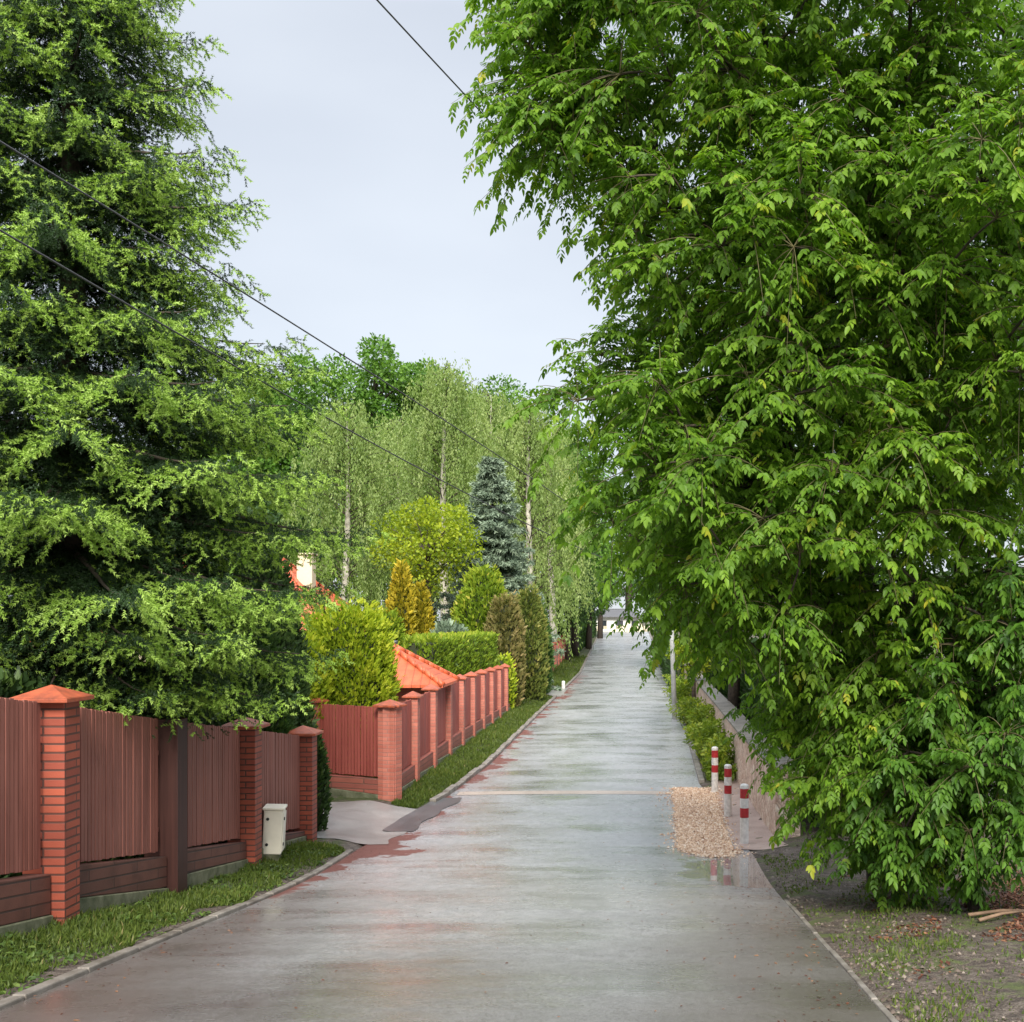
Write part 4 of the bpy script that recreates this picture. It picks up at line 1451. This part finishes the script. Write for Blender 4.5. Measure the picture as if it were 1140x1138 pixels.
# lower trees that close the view between and under the birches
for i, (px, Y, cy, rx, ry, lab) in enumerate(((300, 70, 610, 75, 80, 'green understory tree behind the house roof'),
                                   (385, 78, 590, 70, 85, 'understory tree under the long trunked birch'),
                                   (450, 80, 600, 65, 85, 'understory tree behind the yellow-green lime'),
                                   (515, 84, 600, 65, 85, 'understory tree behind the blue spruce'),
                                   (580, 86, 595, 60, 85, 'understory tree right of the blue spruce'),
                                   (640, 90, 590, 60, 90, 'understory tree nearest the road axis'),
                                   (200, 66, 620, 85, 80, 'understory tree left behind the house roof'))):
    b = G(px, Y)
    c = W(px, cy, Y)
    broadleaf('understory_tree', lab, b, c[2] - b[2] + 2, [(*c, rx * Y / F, 2.6, ry * Y / F)], 70, 1.25, 120, .30, M['oak'] if i % 3 else M['dim'], group='lower trees under the birches', droop=.5)
    
# street trees and hedges down the road
for (px, Y, cy, rx, ry, n, mt, lab) in ((632, 84, 655, 22, 45, 40, 'dim', 'dark drooping tree on the left verge before the road end'),
                                      (655, 104, 640, 24, 60, 45, 'dim', 'second dark tree on the left of the far road'),
                                      (668, 128, 640, 22, 55, 40, 'dim', 'third dark tree on the left near the road end'),
                                      (735, 100, 640, 30, 60, 45, 'oak', 'green tree on the right near the road end'),
                                      (745, 76, 615, 40, 75, 55, 'dim', 'green tree on the right behind the pole'),
                                      (700, 168, 600, 38, 75, 80, 'dim', 'dark tree standing behind the pale house at the road end'),
                                      (650, 172, 590, 44, 85, 80, 'birch', 'dark tree left of the pale house at the road end'),
                                      (750, 165, 600, 44, 75, 80, 'oak', 'green tree right of the pale house at the road end')):
    b = G(px, Y)
    c = W(px, cy, Y)
    broadleaf('street_tree', lab, b, c[2] - b[2] + ry * Y / F * .8, [(*c, rx * Y / F, rx * Y / F, ry * Y / F)], n, 1.0, 110, .30, M[mt], group='trees along the far road', droop=.6)
hedge('hedge', 'dark unclipped hedge close behind the rubble stone wall', (4.0, 19.5), (4.6, 58), 1.2, 2.7, M['dim'], .2, 15000)
hedge('hedge', 'dark green hedge on the left verge beyond the far red fence', (-4.4, 92), (-4.0, 138), 1.2, 2.3, M['dim'], .3, 6000)
hedge('hedge', 'low dark hedge along the far right of the road', (2.75, 62), (3.6, 125), .7, 1.9, M['dim'], .28, 6500)

# pale house and fence at the road end
eg = float(ground(0, 156))
eh = empty('house', (-1, 158, eg), 'tiny pale house at the far end of the road', 'house')
m = MB(); m.box((-1.2, 158, eg + .9), (6.4, 4, 2.2)); m.build('wall', M['white_paint'], eh)
hip_roof('roof', eh, -4.9, 2.5, 155.4, 160.6, eg + 2.0, -2.6, .2, eg + 3.0, M['slate'], .1)
for wx in (-2.8, -.6, 1.4):
    m = MB(); m.box((wx, 155.97, eg + .95), (.9, .06, 1.1)); m.build('window', M['glass'], eh)
ef = empty('picket_fence', (0, 153.2, float(ground(0, 153.2))), 'pale low fence with posts across the road end', 'fence')
g = float(ground(0, 153.2))
m = MB()
for k in range(40):
    m.box((-4.4 + k * .22, 153.2, g + .4), (.12, .04, .8))
m.build('pickets', M['cream'], ef)
for x in (-4.6, .4, 2.2, 4.4):
    m = MB(); m.box((x, 153.2, g + .55), (.3, .3, 1.3)); m.build('post', M['cream'], ef)

# ------------------------------------------------------------------ letter box on the far fence, marker post
lx, ly = -4.45, 68.6
lg = float(ground(lx, ly))
lbx = empty('letter_box', (lx, ly, lg), 'small white box on a stand in front of the far red fence', 'box')
m = MB(); m.box((lx, ly, lg + 1.15), (.42, .5, .75)); m.build('box_body', M['ivory'], lbx, bevel=.02)
m = MB(); m.tube([(lx, ly, lg - .1), (lx, ly, lg + .78)], .06, 8); m.build('stand', M['dark_wood'], lbx)
mx_, my_ = float(left(60.5)) - .1, 60.6
mg = float(ground(mx_, my_))
mp_ = empty('marker_post', (mx_, my_, mg), 'short white post at the kerb by the small driveway', 'post')
m = MB(); m.tube([(mx_, my_, mg - .1), (mx_, my_, mg + .38), (mx_, my_, mg + .41)], [.09, .09, .05], 10); m.build('shaft', M['white_paint'], mp_)


# ------------------------------------------------------------------ grass, weeds, litter
def grass(name, label, x0f, x1f, y0, y1, n, hgt, mat, dens=None, wd=.010):
    Y = y0 + (y1 - y0) * rng.random(n) ** 1.35
    a, b = x0f(Y), x1f(Y)
    X = a + (b - a) * rng.random(n)
    pat = np.sin(X * 2.3 + Y * .9) * np.sin(Y * 1.7 - X * 1.1) + .5 * np.sin(X * 5.1 - Y * 3.7)
    k = pat + rng.normal(size=n) * .5 > (dens if dens is not None else -1.2)
    X, Y, pat = X[k], Y[k], pat[k]
    n = len(X)
    P = np.stack([X, Y, ground(X, Y) - .01], -1)
    D = nrm(np.array((0, 0, 1.0)) + rng.normal(size=(n, 3)) * .48)
    L = hgt * rng.uniform(.4, 1.35, n) * (1 + .25 * pat)
    T = np.clip(.45 + .1 * pat + rng.normal(size=n) * .2, 0, 1)
    o = leaf_mesh(name, P, D, rnd_dir(n), L, np.full(n, wd) * (1 + Y / 18), T, mat, None, DIAM)
    tag(o, label, 'grass', kind='stuff')


grass('grass', 'short green grass on the near left verge below the brown fence', lambda y: np.full_like(y, FX + .02), lambda y: left(y) - .22 - .12 * np.sin(y * 2.7) * np.sin(y * 1.1), 6.0, 18.6, 36000, .075, M['grass'], -.75)
grass('grass', 'green grass on the verge along the red fence', lambda y: np.full_like(y, X2 + .1), lambda y: left(y) - .18, 23.2, 55, 24000, .11, M['grass'])
grass('grass', 'patchy grass on the soil at the lower right', lambda y: right(y) + .12, lambda y: right(y) + 3.0, 6.5, 18.0, 24000, .045, M['grass'], .15)
grass('grass', 'grass in front of the far part of the stone wall', lambda y: right(y) + .2, lambda y: np.full_like(y, 2.7), 27, 60, 6000, .22, M['weed'])
grass('grass', 'rough grass on the far left verge', lambda y: np.full_like(y, -4.6), lambda y: left(y) - .15, 61.5, 92, 5000, .18, M['grass'])
n = 5200
Y = rng.uniform(6.5, 18.4, n); X = FX + .1 + (left(Y) - .2 - FX) * rng.random(n)
k = np.sin(X * 4.1 + 2) * np.sin(Y * 2.9) + .5 * np.sin(X * 9 - Y * 5) + rng.normal(size=n) * .3 > .15
X, Y = X[k], Y[k]; n = len(X)
D = rng.normal(size=(n, 3)) * (1, 1, .2) + (0, 0, .35)
L = rng.uniform(.025, .075, n)
o = leaf_mesh('verge_weeds', np.stack([X, Y, ground(X, Y) + rng.uniform(.0, .045, n)], -1), D, np.tile((0, 0, 1.), (n, 1)) + rng.normal(size=(n, 3)) * .3, L, L * .55, rng.random(n) * .8, M['lowweed'], None, LEAF)
tag(o, 'low broad-leaved weeds among the grass of the near verge', 'weeds', kind='stuff')
# leaf litter on the soil under the maple
n = 22000
X = rng.normal(4.3, 1.0, n); Y = rng.normal(11.6, 2.2, n)
k = (X > right(Y) + .05) & (np.sin(X * 2.7 + Y) * np.sin(Y * 1.9 - X * 1.3) + .5 * np.sin(X * 6.1 - Y * 4.3) + (X - 3.6) * .45 > -.1)
X, Y = X[k], Y[k]
n = len(X)
P = np.stack([X, Y, ground(X, Y) + .006], -1)
D = rnd_dir(n) * (1, 1, .25)
o = leaf_mesh('leaf_litter', P, D, np.array((0, 0, 1.)) + rng.normal(size=(n, 3)) * .25, rng.uniform(.02, .07, n), rng.uniform(.015, .035, n), rng.random(n), M['litter'], None, LEAF)
tag(o, 'red-brown fallen leaves on the soil under the maple', 'leaf litter', kind='stuff')
for (a, b_, lab) in ((W(1078, 1032, 11.2), W(1150, 1018, 11.4), 'pale dry stick lying on the leaf litter at the right edge'),
                     (W(1090, 1052, 10.9), W(1140, 1030, 11.2), 'short dark stick beside the pale one')):
    a[2] = float(ground(a[0], a[1])) + .03; b_[2] = float(ground(b_[0], b_[1])) + .05
    m = MB(); m.tube([a, (a + b_) / 2 + (0, 0, .02), b_], [.018, .016, .008], 7)
    tag(m.build('stick', M['stick'], None, smooth=True), lab, 'stick')

# loose gravel over the paved bay and a little beyond it
PEB = (np.array([(0, 0, -.1), (.5, .5, -.1), (1, 0, -.1), (.5, -.5, -.1), (.45, .05, .42)], float), [(0, 1, 4), (1, 2, 4), (2, 3, 4), (3, 0, 4)])
n = 15000
Y = rng.uniform(17.75, 26.1, n) - (rng.random(n) < .04) * rng.random(n) ** 2 * 1.5; X = np.interp(Y, [17.8, 18.1, 18.7, 26], [1.25, 1.0, .86, 1.08]) + rng.random(n) * np.interp(Y, [17.8, 18.2, 26], [.3, .85, .98]) + rng.normal(size=n) * .05 + (rng.random(n) < .14) * rng.normal(size=n) * .22
zz = np.where(X < right(Y), road_z(X, Y), np.maximum(ground(X, Y), prof(Y) - .01)) + .014
D = rng.normal(size=(n, 3)) * (1, 1, .12)
L = .014 + .05 * rng.random(n) ** 2.2
o = leaf_mesh('gravel', np.stack([X, Y, zz], -1), D, np.tile((0, 0, 1.), (n, 1)) + rng.normal(size=(n, 3)) * .15, L, L * .8, rng.random(n), M['gravel'], None, PEB)
tag(o, 'loose tan gravel on the paved bay beside the bollards', 'gravel', kind='stuff')
n = 9000
Y = rng.uniform(7.0, 18.6, n); X = right(Y) + .06 + np.abs(rng.normal(size=n)) * 1.2
k = np.sin(X * 3.3 + Y * 1.1) * np.sin(Y * 2.1 - X) + rng.normal(size=n) * .5 > .1
X, Y = X[k], Y[k]; n = len(X)
L = .01 + .05 * rng.random(n) ** 3
o = leaf_mesh('gravel', np.stack([X, Y, ground(X, Y) + .004], -1), rng.normal(size=(n, 3)) * (1, 1, .12), np.tile((0, 0, 1.), (n, 1)) + rng.normal(size=(n, 3)) * .2, L, L * .8, rng.random(n) * .75, M['soilgrit'], None, PEB)
tag(o, 'dark grit and small clods on the wet soil at the lower right', 'grit', kind='stuff')
# bits of leaf and grit washed on to the asphalt
n = 1500
Y = rng.uniform(7, 40, n); q = rng.random(n)
X = np.where(q < .55, right(Y) - np.abs(rng.normal(size=n)) * .5, np.where(q < .85, left(Y) + np.abs(rng.normal(size=n)) * .4, rng.uniform(-4, 1.6, n)))
o = leaf_mesh('leaf_litter', np.stack([X, Y, road_z(X, Y) + .006], -1), rng.normal(size=(n, 3)) * (1, 1, .1), np.tile((0, 0, 1.), (n, 1)) + rng.normal(size=(n, 3)) * .15, rng.uniform(.012, .05, n), rng.uniform(.01, .022, n), rng.random(n), M['litter'], None, LEAF)
tag(o, 'small wet leaf scraps scattered on the asphalt', 'leaf litter', kind='stuff')

# weeds along the road's right edge and by the bollards
for (x, y, r, nn, lab) in ((2.25, 27.6, .35, 260, 'yellow-green weeds behind the farthest bollard'), (2.4, 31, .45, 320, 'leafy weeds before the stone wall'),
                           (2.45, 36, .5, 320, 'weeds growing by the wall foot in the middle'), (2.3, 41, .45, 280, 'dark weeds just before the pole'),
                           (2.5, 49, .5, 280, 'weeds just behind the pole'), (2.55, 55, .5, 260, 'farthest weeds along the wall')):
    g = float(ground(x, y))
    root = empty('weed_clump', (x, y, g), lab, 'weeds', 'weeds along the right road edge')
    P, D, Nn, L, T = clump_leaves(np.array([(x + rng.normal() * r * .5, y + rng.normal() * r, g + .15 + rng.random() * .75) for _ in range(20)]), .25, nn // 4, .12)
    m = MB()
    for _ in range(14):
        e = (x + rng.normal() * r * .6, y + rng.normal() * r, g + .5)
        m.tube([(x + (e[0] - x) * .5, y + (e[1] - y) * .6, g - .03), e], [.008, .004], 4, cap=False)
    m.build('stems', M['twig'], root)
    leaf_mesh('leaves', P, D, Nn, L, L * .5, T, M['weed'], root, DIAM)
